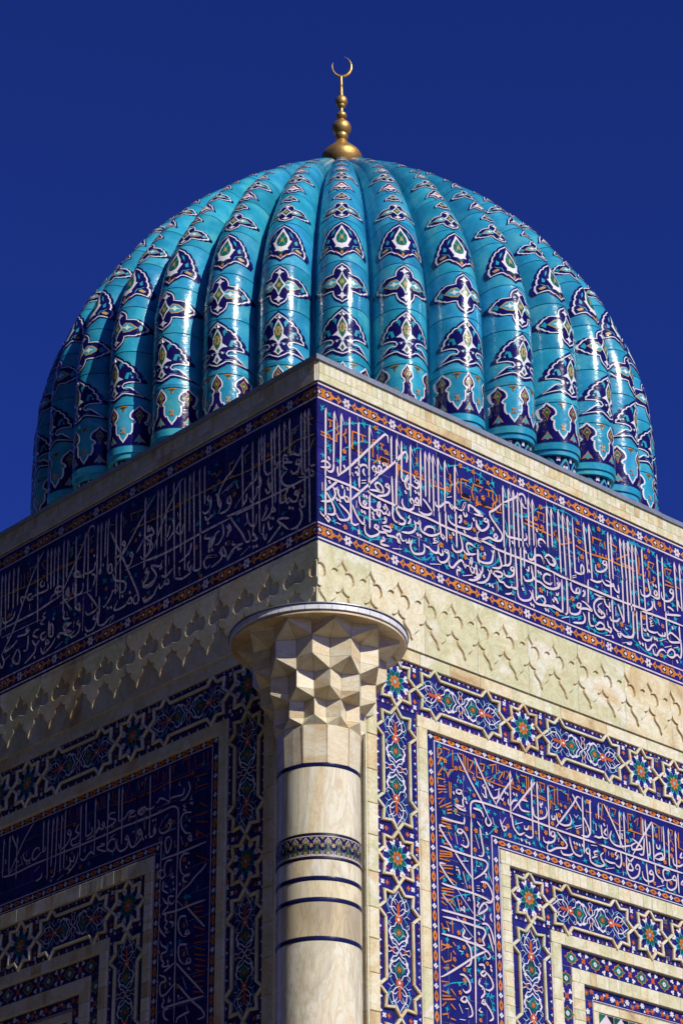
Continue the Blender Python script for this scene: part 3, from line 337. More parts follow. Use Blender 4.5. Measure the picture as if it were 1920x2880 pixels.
STROKES['Rp'] = ('a1803,2974 1862,2895 1969,2744 2100,2590 2194,2440;a2029,2986 2112,2865 2207,2720 2314,2577;F2507,2977 2496,2513;a2544,2909 2412,2753 2302,2593;a1960,2383 1965,2510 2011,2554 2099,2566 2314,2568 2525,2564;a1802,2618 1776,2584 1825,2577 1851,2612 1802,2618;a1850,2593 1874,2552 1860,2521 1870,2459 1893,2428 1856,2428 1807,2434 1753,2458 1833,2459 1894,2456;d1898,2549 1909,2515 1744,2566 2222,2771 2259,2761 2431,2743 2463,2737;a2152,2758 2131,2729 2168,2710;a2163,2737 2167,2682 2177,2628 2152,2631 2122,2661;a2207,2720 2254,2647 2332,2676 2348,2755;a2290,2731 2368,2765;a2357,2682 2394,2654 2409,2686;b1643,2652 1618,2641;b1658,2554 1615,2543;b1801,2917 1800,2888;b1882,2769 1880,2722;b1806,2721 1792,2681;b1928,2668 1964,2640;a1995,2480 2095,2477 2130,2424;b1755,2371 1817,2363;a2473,2692 2471,2644 2495,2622;o1555,2965 1553,2889 1603,2931 1604,2959 1555,2965;o1546,2869 1663,2871;o1550,2795 1602,'
  '2883 1638,2865;o1623,2983 1710,2978 1690,2935;o1546,2692 1610,2783 1671,2743 1681,2699;o1546,2692 1596,2714;o1543,2608 1545,2664 1643,2671;o1543,2590 1641,2605;o1542,2553 1653,2580;o1553,2519 1603,2549;o1539,2460 1625,2491 1549,2407;o1560,2383 1710,2466;o1646,2404 1721,2441;o1658,2379 1720,2404;o1657,2351 1718,2367;o1692,2665 1699,2509;o1717,2662 1711,2503;o1747,2987 1747,2819;o1828,2980 1891,2978 1891,2827;o1915,2975 1910,2832;o1946,2964 1940,2802;o1822,2819 1909,2813;o1965,2950 2015,2944 1987,2890 1960,2836 2022,2823 2009,2801;o2054,2983 2059,2805 2338,2800;o2103,2948 2167,2955 2151,2894 2086,2849;o2231,2962 2322,2995 2324,2901;o2282,2966 2266,2895;o2173,2815 2213,2844;o2224,2809 2276,2851;o2274,2803 2301,2838;o2351,2946 2408,2932 2353,2851 2403,2826;o2436,2958 2419,2887;o2462,2965 2499,2946 2457,2878;o2338,2800 2538,2803;o1670,2715 1709,2781 1784,2809;f2020,2776 1785,2819 1644,2857 18'
  '41,2838 2013,2610 1785,2503 2419,2631 1998,2407 1769,2402;t1552,2870 1604,2940 1556,2984;t1663,2890 1727,2944 1803,2974;t1681,2699 1721,2765 1823,2838;t2276,2851 2343,2915 2422,2945;t2204,2672 2227,2612;t2083,2773 2080,2707;l1581,2990 1789,2923 1599,2818 1647,2774 1778,2649 1842,2703 1949,2571 1971,2651 2056,2738 2217,2940 2189,2876 2303,2867 2226,2593 2440,2788 1620,2352 1756,2394 1773,2500 2059,2515 2285,2495 2197,2502 2040,2941 2401,2543 1819,2743 2096,2505 2210,2796;a1966,2385 1956,1997 1960,1655 1968,1571;a1582,2291 1728,2290 1876,2298;a1878,2363 1870,2306 1838,2289;a1627,2211 1555,2212 1554,2184 1635,2095 1718,2015;a1548,2011 1633,2013 1723,2007 1962,2003 2136,2002 2158,1953 2093,1874 1978,1794;a1741,1993 1847,1891 1954,1798;a1615,1856 1542,1848 1565,1809 1647,1729 1717,1678;a1560,1665 1632,1659 1960,1655 2107,1643 2205,1623;a1753,1654 1858,1547;a1557,1567 1626,1497;a1799,2234 1774'
  ',2201 1822,2194 1848,2228 1799,2234;a1848,2228 1884,2199 1918,2125 1891,2078 1818,2088;a1748,2185 1775,2078;b1845,2135 1863,2130;a1747,1823 1773,1856 1748,1859 1784,1832 1794,1789;a1833,1834 1888,1684;b1816,1722 1840,1719;a1824,1931 1911,1951;a2040,2365 2064,2344 2088,2322;a2009,2229 2059,2103;a2075,2309 2094,2185 2114,2080 2088,2037 2044,2036;a2168,2434 2153,2384 2190,2355 2229,2393 2194,2440;a2245,2452 2267,2383;a2346,2458 2392,2357 2432,2395 2381,2401;a2356,2395 2425,2496;d2161,2274 2167,2128 2182,2049 2085,1710;a2021,1931 2058,1930;a2105,1877 2142,1876 2128,1837;a2064,1786 2139,1794 2198,1735 2219,1658;a2168,1900 2219,1794;b2006,1737 2044,1746;b2012,1716 2049,1724;b2011,1693 2048,1697;a1909,1599 1883,1567;o1581,2273 1715,2278;o1580,2245 1702,2247;o1567,2206 1701,2229;o1541,2154 1613,2153;o1545,2110 1612,2117;o1652,2208 1713,2213;o1663,2174 1709,2103;o1598,2050 1707,2058;o1546,1966 17'
  '04,1985;o1545,1939 1704,1966;o1539,1915 1703,1944;o1544,1893 1677,1897;o1566,1836 1712,1860;o1565,1809 1711,1833;o1540,1776 1612,1757 1537,1696;o1636,1780 1709,1779;o1671,1734 1755,1708;o1559,1620 1716,1637;o1558,1594 1715,1610;o1557,1567 1713,1575;o1568,1525 1712,1539;f2003,2081 2023,2269 1899,2258 2289,2333 2452,2418 2473,2330 2112,1761 1919,1709 1785,1541 1691,1959;t1637,2132 1712,2186;t2130,2157 2176,2067 2184,1977 2165,1827;t2002,2063 2022,1967 2006,1882;t1664,1528 1775,1597 1935,1641;t2074,2281 2057,2195;t2085,2256 2186,2271 2291,2370;l1763,2244 1798,2188 1677,2223 1756,2051 1829,2041 1598,2068 2165,2091 2072,1960 2022,1967 2006,1882 1874,1961 1799,1763 1782,1777 1904,1778 1917,1808 2166,1845 2032,1626 1860,1616 1742,1679 1598,1709 2291,2370 2416,2326 2072,2235 2100,2325 2159,2246 1975,2313 1605,1577;a1971,1639 1962,1140 1945,459;a1799,1601 1952,1465;a1750,1572 1787,1448;a1580,1553'
  ' 1720,1433;a1552,1415 1732,1418 1974,1416 2023,1409;a1562,1355 1754,1361 1971,1354 2081,1350 2104,1311 2064,1240 2087,1201 2013,1186 1965,1211;a1743,1394 1942,1242;a1544,1194 1723,1197 1855,1189 2012,1177 2133,1140 2155,1100 2117,1075 2083,1121;a1988,1455 2089,1512 2140,1559 2105,1596 2053,1549 2000,1449;a2100,1488 2085,1431 2061,1444;a2221,1693 2193,1624 2118,1608;a2187,1515 2173,1477 2196,1437;a1897,1605 1920,1574;a2006,1593 2030,1580 2004,1548 2028,1535;a2058,1390 2120,1403 2168,1368 2201,1286 2211,1226;a1812,1303 1835,1281 1808,1223 1893,1214 1918,1237;a2141,1318 2163,1261 2195,1161;a1843,1177 1890,1143 1911,1077 1895,987 1834,949;a1755,1081 1803,1082;a2109,1148 1959,1070 1810,970 1591,832 1519,796;a1758,865 1818,868 1876,819 1885,751 1824,714 1789,741;a2005,1000 2066,1012 2076,971;a2076,962 2025,926 2061,907 2099,949 2076,962;a2099,949 2158,899 2179,834 2128,789 2080,797;a2011,862 2'
  '024,891 1997,825 2056,801 2031,779;a2056,801 2066,751 2015,698;a2051,697 2026,657 2061,647 2064,699;a2062,673 2132,608 2165,545 2115,510;a1799,675 1761,633 1821,627 1834,673 1799,675;a1834,655 1891,589 1900,522 1851,496;a2011,612 1986,581 2034,573;a1736,594 1780,517;a1818,567 1854,574;a1743,459 1814,464;d1837,1494 1806,1474 1836,1467 2017,1293 2158,1017 2162,983 1629,1247;a1879,888 1903,876;o1556,1530 1675,1521;o1555,1495 1614,1472;o1675,1521 1722,1487;o1548,1291 1570,1252 1642,1258 1608,1321 1668,1308;o1682,1372 1688,1224;o1542,1133 1539,1037 1612,1086;o1541,1098 1672,1099;o1685,1145 1720,1117;o1683,1066 1717,1038;o1537,985 1571,940 1655,974 1658,1044;o1680,996 1715,968;o1557,885 1629,900 1606,930;o1666,933 1713,916;o1530,760 1624,770 1552,722;o1539,676 1621,666;o1537,633 1643,645;o1646,714 1703,665;o1536,599 1654,622 1702,631;o1534,540 1582,583;o1641,577 1698,536;o1531,463 1602,484 160'
  '1,442;o1636,448 1695,442;f1791,1537 1839,1379 1761,1248 2027,1233 1862,1059 1823,1125 2116,1035 1820,920 1817,824 1758,701 2006,499 1618,1096 1698,991 1445,321;t1650,1480 1712,1529 1757,1459 1892,1488;t2152,1553 2203,1582;t1563,715 1660,768 1828,809;t1987,1145 2006,1044;t2187,992 2172,928;t2115,752 2160,691 2180,591;t2119,1367 2140,1300;l1892,1488 1757,1459 2088,1503 2177,1549 2049,1450 2032,1625 1581,1219 1614,1157 1811,1276 2021,1364 1756,1116 1802,1073 1987,1145 1925,1133 2007,1062 2081,1077 2193,1108 1881,923 2002,947 1755,778 1828,800 2095,843 1605,886 1609,681 1592,525 1870,671 2163,744 2172,685 2021,553 2181,626 1680,1319 2131,1361 2148,1196 1913,834 2114,743;F2795,2965 2789,2391;F2873,2964 2872,2370;F3024,2965 3020,2456;A3512,2972 3499,2398;A3623,2968 3612,2639;a2851,2953 2759,2847 2520,2582;a3488,2945 3444,2955 3379,2865 3253,2719 3112,2561;a3372,2963 3439,2880 3500,2811;a2477,2'
  '561 2785,2554 3125,2543 3502,2539 3761,2538;a2495,2626 2540,2689 2596,2703;a2738,2728 2654,2727 2616,2677 2648,2623 2761,2630;a2807,2693 2816,2613 2886,2594 2974,2631 2999,2688 2980,2736;a2904,2769 2902,2742 2938,2751 2940,2778;a3062,2673 3067,2632 3103,2641 3106,2683;a3109,2736 3169,2761;a3129,2710 3146,2631 3231,2610 3320,2642 3338,2698 3312,2744;d3204,2744 2915,2725 2550,2758 2585,2757 2631,2324 2694,2318 2735,2313 3008,2387 3365,2466 3402,2464 3438,2462 3482,2467;a3518,2763 3585,2663 3595,2603;a3612,2639 3563,2575 3475,2569;a3541,2674 3545,2628;a3379,2755 3413,2727;a3414,2737 3445,2766;a3257,2575 3340,2615;a3400,2640 3490,2677;a3405,2615 3481,2654;a2511,2539 2526,2430 2565,2389 2606,2368 2678,2406;a2548,2456 2655,2502;a2677,2385 2746,2371 2789,2391;a2675,2476 2680,2442 2722,2452 2732,2490;a3059,2512 3035,2470 3077,2460 3094,2505 3059,2512;a3100,2486 3081,2420 3000,2380 2937,2386 2932'
  ',2425;a3124,2522 3193,2477 3261,2421 3244,2386 3113,2355 3010,2301 2976,2323 3000,2380;a3149,2466 3139,2423;a3296,2512 3319,2424 3358,2361 3444,2350 3475,2378;a3602,2500 3691,2511;a3694,2742 3696,2669;a3653,2596 3758,2610;o2597,2961 2635,2888;o2654,2975 2739,2976;o2732,2985 2730,2818;o2760,2982 2757,2805;o2519,2827 2631,2814;o2909,2968 2988,2967 2976,2901;o2922,2950 2933,2890;o2901,2830 2986,2820;o3053,2973 3125,2970;o3124,2959 3113,2789;o3162,2979 3164,2802;o3065,2829 3052,2732;o3057,2817 3113,2789;o3212,2971 3240,2957;o3268,2943 3312,2943 3307,2879;o3339,2908 3364,2862;o3379,2855 3420,2823 3438,2869;o3577,2956 3651,2954;o3553,2834 3642,2835;o3702,2839 3713,2800;o2800,2815 2999,2803;f2535,2868 2673,2815 2625,2844 3201,2811 3266,2806 3591,2939 2919,2669 3071,2592 3172,2699 2834,2443 2971,2476 3425,2589 3196,2421 3384,2424 2759,2471 2704,2750;t3049,2909 3168,2960 3269,2953;t2548,2334 2645'
  ',2327 2731,2357;t3668,2789 3651,2658;t2833,2412 2885,2353 2954,2318;t3368,2705 3347,2617;l2691,2881 2617,2945 2823,2967 2947,2894 3060,2859 3270,2964 2583,2720 2736,2686 2745,2606 2570,2482 2596,2437 2825,2749 3280,2695 3141,2775 3366,2684 3473,2741 3665,2746 3657,2649 2924,2516 2800,2333 2898,2336 3056,2362 3250,2470 3464,2416 3569,2462 3121,2480 2548,2334 3561,2931 3392,2638;a3170,2350 3196,2315 3298,2328 3343,2359;A3502,2541 3498,2395;a3554,2460 3522,2422 3565,2400 3583,2446 3554,2460;a3581,2425 3589,2333 3675,2312 3744,2322;a3702,2463 3641,2439 3653,2411 3698,2421 3606,2369;l3311,2311 3515,2327 3678,2344 3702,2463;A3742,2963 3736,2799;a3822,2973 3900,2869 4003,2711 4077,2566;F4045,2956 4035,2586;F4111,2957 4105,2552;A4391,2958 4387,2761;A4428,2956 4439,2527;a4532,2961 4439,2845 4205,2535;F4539,2952 4530,2548;a4704,2955 4696,2648 4669,2601 4593,2583 4534,2590;F4779,2953 4762,2560;F488'
  '4,2946 4873,2544;a3659,2538 4060,2531 4439,2527 4871,2523 4971,2525;a3768,2746 3780,2627 3851,2624;a3845,2724 3805,2674 3846,2653;a3856,2767 3859,2626;a3665,2610 3721,2603 3780,2627;d3812,2756 4068,2716 4066,2685;a3689,2737 3690,2667;b4005,2742 4094,2763;a3917,2721 3889,2643 3935,2593 4035,2586 4199,2635;a4221,2711 4306,2680 4361,2642 4211,2597 4199,2635 4277,2684;a4312,2580 4371,2583 4402,2764;a4445,2590 4477,2618 4474,2740;a4534,2590 4582,2632 4660,2660 4671,2622 4593,2583;a4586,2741 4586,2700 4627,2704 4635,2747;a4970,2742 4933,2682 4980,2693;a4825,2657 4832,2587 4907,2583 4981,2621;a3641,2305 3726,2314 3786,2348 3747,2389 3735,2426 3781,2467;a3790,2399 3860,2385 3947,2394;a3946,2384 4002,2367 4037,2435 4031,2535;a3855,2494 3852,2453;a3979,2523 3947,2485 3975,2471;a3991,2495 3982,2463 3950,2435;a3797,2305 3929,2345;a4117,2524 4116,2353 4184,2297 4276,2348 4306,2436 4271,2458 4238,2410'
  ' 4281,2410;a4129,2497 4207,2393 4133,2376 4153,2442 4233,2521;a4057,2339 4054,2298;a4483,2451 4442,2406 4502,2409 4483,2451;a4504,2430 4496,2347 4405,2317 4348,2344 4339,2403;A4407,2500 4423,2280;a4543,2531 4548,2430 4604,2392 4647,2381 4629,2346 4618,2385;a4763,2499 4674,2499 4653,2443 4693,2391 4786,2422;a4647,2381 4708,2395;a4828,2473 4793,2424 4854,2427 4828,2473;a4855,2438 4838,2352 4759,2304 4701,2322 4706,2374;a4541,2286 4657,2332;A4877,2504 4878,2300;a4963,2452 4919,2401 4958,2399;o3764,2969 3807,2969 3779,2799;o3711,2844 3837,2803;o3872,2965 3885,2855;o3907,2953 3899,2859;o3937,2960 4002,2956 3975,2898;o3941,2838 4082,2791;o4169,2955 4243,2963;o4177,2957 4170,2802;o4205,2944 4208,2893;o4267,2897 4331,2954 4308,2866;o4377,2975 4362,2806;o4170,2791 4375,2789;o4257,2792 4252,2729;o4451,2807 4509,2800;o4554,2956 4628,2942;o4643,2946 4635,2788;o4680,2944 4672,2787;o4808,2944 4846,294'
  '2 4833,2887;o4733,2791 4760,2766 4813,2841 4852,2777;o4937,2943 4928,2785 4997,2769;f4214,2802 4587,2829 4144,2668 4825,2740 4697,2581 4803,2668 4912,2631 3910,2471 4071,2413 4588,2459 4515,2321 4766,2382 3805,2497;t3646,2365 3729,2345 3856,2334;t3954,2306 4086,2336;t4533,2888 4642,2935 4717,2932;t4175,2690 4175,2528;t4639,2298 4744,2311 4833,2300;t4667,2734 4707,2681;l3774,2910 3945,2891 4080,2934 4258,2956 4219,2854 4167,2760 3745,2730 3820,2586 3951,2617 3942,2676 4164,2566 4474,2587 4562,2885 4679,2706 4739,2699 3687,2355 3717,2462 3814,2344 3984,2323 4026,2473 4100,2329 4363,2500 4310,2326 4731,2471 4653,2291 4818,2297 4784,2555 4618,2538 4205,2697 4489,2899 4550,2758')
STROKES['Lf'] = ('F108,5957 87,4761;F160,5959 155,4953;F212,5954 197,5306;A374,5961 363,5583;F450,5959 443,5642;A521,5955 497,5110;F589,5949 567,5150;F634,5940 605,5112;A731,5940 726,5542;F776,5945 760,5662;F812,5932 785,4919;A903,5935 879,4915;A1055,5943 1033,5302;a972,5930 1062,5864 1243,5692;a1270,5272 1160,5257 480,5234 30,5240;a13,5325 81,5339 133,5307 202,5295;a47,5286 99,5346 30,5253;a236,5283 30,5215;a220,5591 229,5516 307,5560 377,5575;a395,5569 448,5604 456,5527 394,5516 430,5570;a483,5551 553,5553 580,5537 535,5506 553,5566;a255,5487 280,5444 220,5420 237,5480;a220,5433 254,5355 324,5356 350,5406;a324,5475 430,5517 465,5491 394,5423;a411,5417 481,5379 463,5306 393,5252 323,5238;a659,5449 676,5402 640,5322 640,5389;a711,5350 675,5283 622,5315;a731,5544 677,5482 624,5501;a839,5573 856,5500 928,5488 1018,5429;a1018,5429 1161,5311;a981,5402 989,5338 1051,5282;a785,5511 783,5405 837,5412 836,5346 90'
  '7,5280 944,5347;a978,5241 1087,5256 1141,5237 1032,5235 888,5220;a1233,5258 1157,5150 1046,5003 972,4884 918,4903 956,5009;a498,5228 497,5123 427,5109 375,5128;a384,5223 427,5161 392,5070 357,5108;a262,5162 297,5137 245,5104 262,5162;a245,5117 270,5049 340,5075 375,5128;d306,5205 365,5014 322,4991 184,5067 663,5030 636,5013 601,4993 872,4795 828,4792;a158,4954 201,4958 227,5032 184,5029;a235,4958 201,4906 201,4829 269,4778 355,4785;a691,5171 708,5138 673,5125;a673,5138 725,5066 760,5027;a602,5124 619,5078 566,5058 602,5124;a610,5075 689,5027 742,5020;a373,4907 478,4947 530,4941 442,4856 373,4791;a477,4882 564,4824 668,4759;a724,4987 740,4890 704,4811 687,4870;a671,4994 644,4892 600,4915;a776,4903 722,4857;a977,5201 958,5102 903,5028 849,5021 833,5133;a940,5108 1011,5069;a874,4939 829,4857 900,4871;a1026,4891 1152,4885 1259,4806;a1059,4773 917,4825;a1172,4971 1180,4935 1125,4914;a1080,491'
  '1 1097,4852 1043,4845;a1267,5165 1229,5098 1264,5045;a1130,5567 1110,5505;a1276,5543 1185,5575;a201,4804 269,4753;o47,5838 134,5848 64,5766;o142,5838 142,5732;o247,5841 343,5828 343,5654;o291,5833 299,5770;o30,5659 273,5692 554,5646 913,5642 1242,5665;o378,5722 395,5609 307,5587 299,5650;o30,5619 99,5516 203,5545;o934,5840 1025,5822 1005,5733;o1172,5840 1246,5829 1242,5665;f681,5805 679,5697 850,5658 236,5139 263,5345 462,5162 1235,4968 1164,5466;l203,5730 467,5865 592,5836 912,5602 482,5445 1148,5587 461,4992 829,4870 1103,5170 477,4791 946,5468 308,5800;A1620,5953 1607,5531;A1697,5949 1647,4850;A1787,5957 1741,4871;F1848,5947 1832,5318;A1921,5941 1888,4923;A1997,5915 1958,5136;A2095,5954 2043,4885;A2217,5966 2179,4933;F2281,5956 2263,5315;F2340,5965 2331,5313;F2538,5958 2529,5167;a1940,5934 1997,5929 2108,5778 2236,5607 2380,5331;a2388,5928 2597,5743;a1175,5743 1272,5699 1363,5613 1398'
  ',5532 1358,5436 1393,5342;a1173,5606 1361,5545;a2572,5250 2181,5217 1669,5231 1206,5231;a1540,5600 1567,5570 1509,5521 1520,5579;a1510,5534 1526,5446 1600,5420 1639,5462;a1417,5539 1396,5450 1357,5382;a1249,5474 1266,5414 1210,5393 1230,5481;a1210,5393 1264,5333 1374,5335;a1599,5393 1560,5338 1468,5370;a1535,5436 1523,5364;d1426,5556 1549,5300 1273,4978 1522,4990 1476,4986 1970,4966 2271,5074 2252,5081 2532,5635;a1981,5483 2035,5394 1956,5338 1921,5433;a2099,5555 2074,5422 2167,5334;a2023,5595 2001,5518;a2135,5500 2169,5390 2227,5384;a1334,5213 1313,5099 1384,5019 1440,5026;a1242,5178 1203,5097 1258,5091;a1574,5196 1591,5149 1516,5121 1532,5034;a1480,5134 1495,5020 1424,5140;a1532,5007 1424,5140 1369,5146;a1310,4965 1363,4919 1270,4846 1310,4965;a1346,4965 1343,4846 1489,4806;a1567,4953 1418,4899 1548,4933 1602,4900 1563,4820 1508,4840;a1799,5185 1815,5097 1907,5050 1983,5037;a1853,5111 '
  '1806,5107;a1811,4989 1848,4962 1807,4881 1790,4941;a1789,4901 1865,4915;a1735,4975 1751,4874 1675,4847 1639,4874;a2034,4882 1918,4841 1788,4861;a1980,4970 1958,4882;a2472,5626 2489,5563 2430,5555;a2432,5597 2388,5498 2466,5500 2544,5473;a2426,5485 2458,5318 2535,5292;a2236,5156 2273,5102 2411,5151 2327,5013 2441,4959 2540,4994 2543,5049;a2469,5145 2507,5118 2446,5083;a2503,5049 2446,5083;a2501,5007 2444,5041;a2169,4916 2206,4889 2128,4862 2150,4923;a2284,4917 2262,4856 2205,4876;a2302,4897 2376,4815 2491,4788 2533,4857;a2248,4985 2170,4957 2077,5004;a2140,5162 2136,5066;a1206,5231 1163,5175;a1156,4856 1251,4786;o1517,5810 1461,5815 1441,5766 1368,5805;o1257,5829 1177,5811;o1247,5812 1236,5726;o1174,5674 1439,5670 1816,5680 2200,5662 2593,5672;o1745,5830 1733,5757;o2168,5829 2130,5842;o1953,5774 1949,5662;o1896,5779 1892,5668;f1402,5696 1495,5671 2026,5678 2427,5706 1246,4975 1721,5103 16'
  '45,4770 2454,4836;l1445,5904 1556,5852 1456,5636 1468,5370 2138,5569 1546,5508 1710,5354 2124,5223 2355,5213 1674,4820 2456,4884;F2545,5964 2517,5186;A2931,5949 2901,4967;A3008,5957 2976,5048;F3135,5949 3135,5519;F3181,5938 3177,5535;F3258,5945 3238,5361;F3316,5946 3295,5132;A3524,5938 3519,5405;A3469,5896 3443,5211;A3682,5947 3654,5257;F3820,5955 3821,5541;A3889,5966 3885,5677;a2380,5935 2575,5758 2802,5523 3032,5315;a3376,5904 3378,5948 3442,5972 3480,5915 3633,5700 3864,5401;a3100,5787 3032,5663 2921,5483 2765,5206 2612,4921 2607,4825 2666,4832 2670,4900 2612,4921;a3058,5757 3034,5692;a3854,5271 3373,5228;a2828,5256 2348,5240;a3125,5516 3115,5345 3052,5309 3057,5394 3098,5408 3103,5327;a2867,5602 2895,5571 2843,5538 2867,5602;a2844,5552 2880,5482 2959,5455 3020,5464;a2737,5430 2766,5399 2714,5366 2737,5430;a2715,5380 2750,5297 2810,5291 2853,5348;a2607,5603 2625,5569 2585,5554;a2470,5'
  '621 2488,5587 2408,5571;a2464,5495 2542,5496 2656,5386;a2445,5515 2482,5474 2399,5361 2531,5273 2593,5322;a2467,5154 2505,5127 2444,5092 2536,4975 2417,4933 2336,4972;a2483,5092 2521,5051;a2444,5078 2480,5023;a2491,4852 2508,4804 2329,4822;a3030,5287 2985,5202 2820,5116 2835,5026 2915,5040;a3019,5104 3055,5035 3152,4958 3173,4979;a3019,5104 2937,5075 2962,5153;a2931,4964 2986,4874 2826,4860 2730,4921 2707,4859 2807,4880;d2862,4981 2743,4980 3202,5446 3443,4757 3089,4930 3038,4919 3356,5607 2480,5418;a3331,5534 3346,5456 3428,5443 3512,5459;a3577,5496 3664,5541 3681,5491 3531,5438 3619,5497;a3242,5432 3259,5369 3219,5382;a3385,5414 3320,5363 3354,5263;a3526,5366 3541,5273 3623,5260 3689,5311 3697,5427;a3800,5392 3817,5342 3773,5313 3800,5392;a3775,5341 3835,5306;a3433,5208 3300,5051 3275,4987 3417,4967 3462,5024;a3363,5086 3348,5012;a3574,5160 3634,5125 3568,5074 3574,5160;a3654,5257 3643'
  ',5100;a3291,4924 3330,4896 3268,4875;a3263,4956 3267,4861 3323,4784 3425,4792 3461,4858;a3242,5114 3232,4945 3244,4812 3160,4770 3062,4805 2982,4819;a3058,4749 2982,4805;a3505,5205 3499,4816;a3811,5256 3716,5111;a3560,4961 3600,4933 3556,4904;a3548,4929 3571,4827 3673,4806 3718,4849;a3706,4969 3788,4955 3805,4906 3678,4877;a3644,4976 3660,4912;o2579,5844 2659,5846 2656,5775;o2680,5854 2780,5864 2756,5785;o2367,5666 2730,5677 2769,5650;o2903,5882 2875,5745;o3105,5859 3043,5850;o3372,5846 3434,5840 3408,5760;o3557,5815 3621,5824;o3748,5842 3741,5740;o3569,5677 3756,5660 3884,5663;f2673,5531 3134,5158 3403,5687 3558,5071 2415,5711 2452,4838;l2746,5963 2484,5919 2858,5809 3628,5926 2798,5438 3731,5893 3170,5254 2663,5142 3138,5063 3650,5061 3757,4820 2453,4865 2823,5172 3047,5224;A3679,5942 3634,5166;F3821,5967 3813,5517;A3893,5972 3846,5130;F3981,5948 3954,5332;F4044,5950 4029,5497;F4108,59'
  '66 4081,5487;F4172,5969 4152,5596;A4342,5974 4286,5184;F4687,5970 4666,5509;F4770,5972 4740,5493;F4850,5964 4829,5509;F4923,5969 4861,5281;F4983,5976 4946,5253;a4247,5982 4335,5886 4450,5729 4688,5279 4901,5015;a4974,5319 4584,5313 4266,5315 3873,5359;a4920,5217 4235,5194;a3613,5254 3844,5239;a3870,5317 3691,5118;a4229,5637 4271,5624 4256,5577 4203,5572 4206,5615;a4140,5578 4134,5506 4197,5500 4303,5509 4431,5512;a4413,5548 4477,5556 4472,5498 4386,5482;a4497,5535 4608,5573 4578,5479;a4704,5452 4741,5380 4892,5376 4922,5456;a4752,5497 4766,5417;a3880,5444 3965,5474 4003,5432 3897,5395 3880,5444;a3939,5410 4063,5398 4080,5348;a3955,5346 4121,5335 4266,5315;a3774,5407 3812,5365 3768,5322 3774,5407;a3770,5350 3785,5287 3907,5261;a4156,5250 4195,5222 4150,5179;a4151,5193 4231,5152 4165,5116;a4445,5183 4485,5154 4419,5132;a4420,5147 4481,5112 4632,5135;a4247,5088 4311,5096 4349,5054 4260,4997'
  ';a4083,5129 4070,4960 4006,4939 4015,5051 4058,5079 4049,4967;a3816,5147 3831,5070 3726,5035;a3774,5133 3770,5077;a3680,4965 3805,4993 3821,4945 3716,4896;a3633,4868 3712,4840 3860,4917 3920,4897 3877,4869 3902,4931;a3582,4811 3668,4799;a3961,4897 4018,4834 4159,4786 4208,4870;a4109,4932 4126,4884 4063,4876 4109,4932;a4084,4883 4181,4793;a4137,5024 4219,5010 4172,4940 4112,4975;a4236,4961 4296,4926 4366,5004;a4297,4941 4311,4849 4473,4779;a4436,5083 4444,4934 4507,4928;a4628,5092 4731,5043 4859,5029 4797,5065;a4756,5079 4814,5015;a4619,4992 4694,4879 4582,4815 4570,4921 4619,4992;a4719,4914 4650,4864;a4849,4929 4745,4964;a4901,5015 4848,4915 4885,4858 4937,4944;d4808,5180 4794,5140 4306,4793 4010,5125;a3952,4772 3832,4813;a4447,5447 4439,5361;o4206,5868 4268,5848 4207,5756;o4375,5858 4483,5869 4463,5762;o4633,5851 4629,5694;o4578,5846 4564,5685;o4513,5837 4503,5720;o3642,5664 3940,5688 4'
  '148,5678 4402,5670 5013,5714;o3745,5854 3737,5754;f4233,5680 4381,5677 3929,5684 4811,5432 4727,5700 3735,5297;l4511,5935 3759,5762 4352,5582 3743,5548 4254,5422 4005,5184 4482,5126 3952,5581 4711,4829 3769,4792 3784,5827 3807,5021')
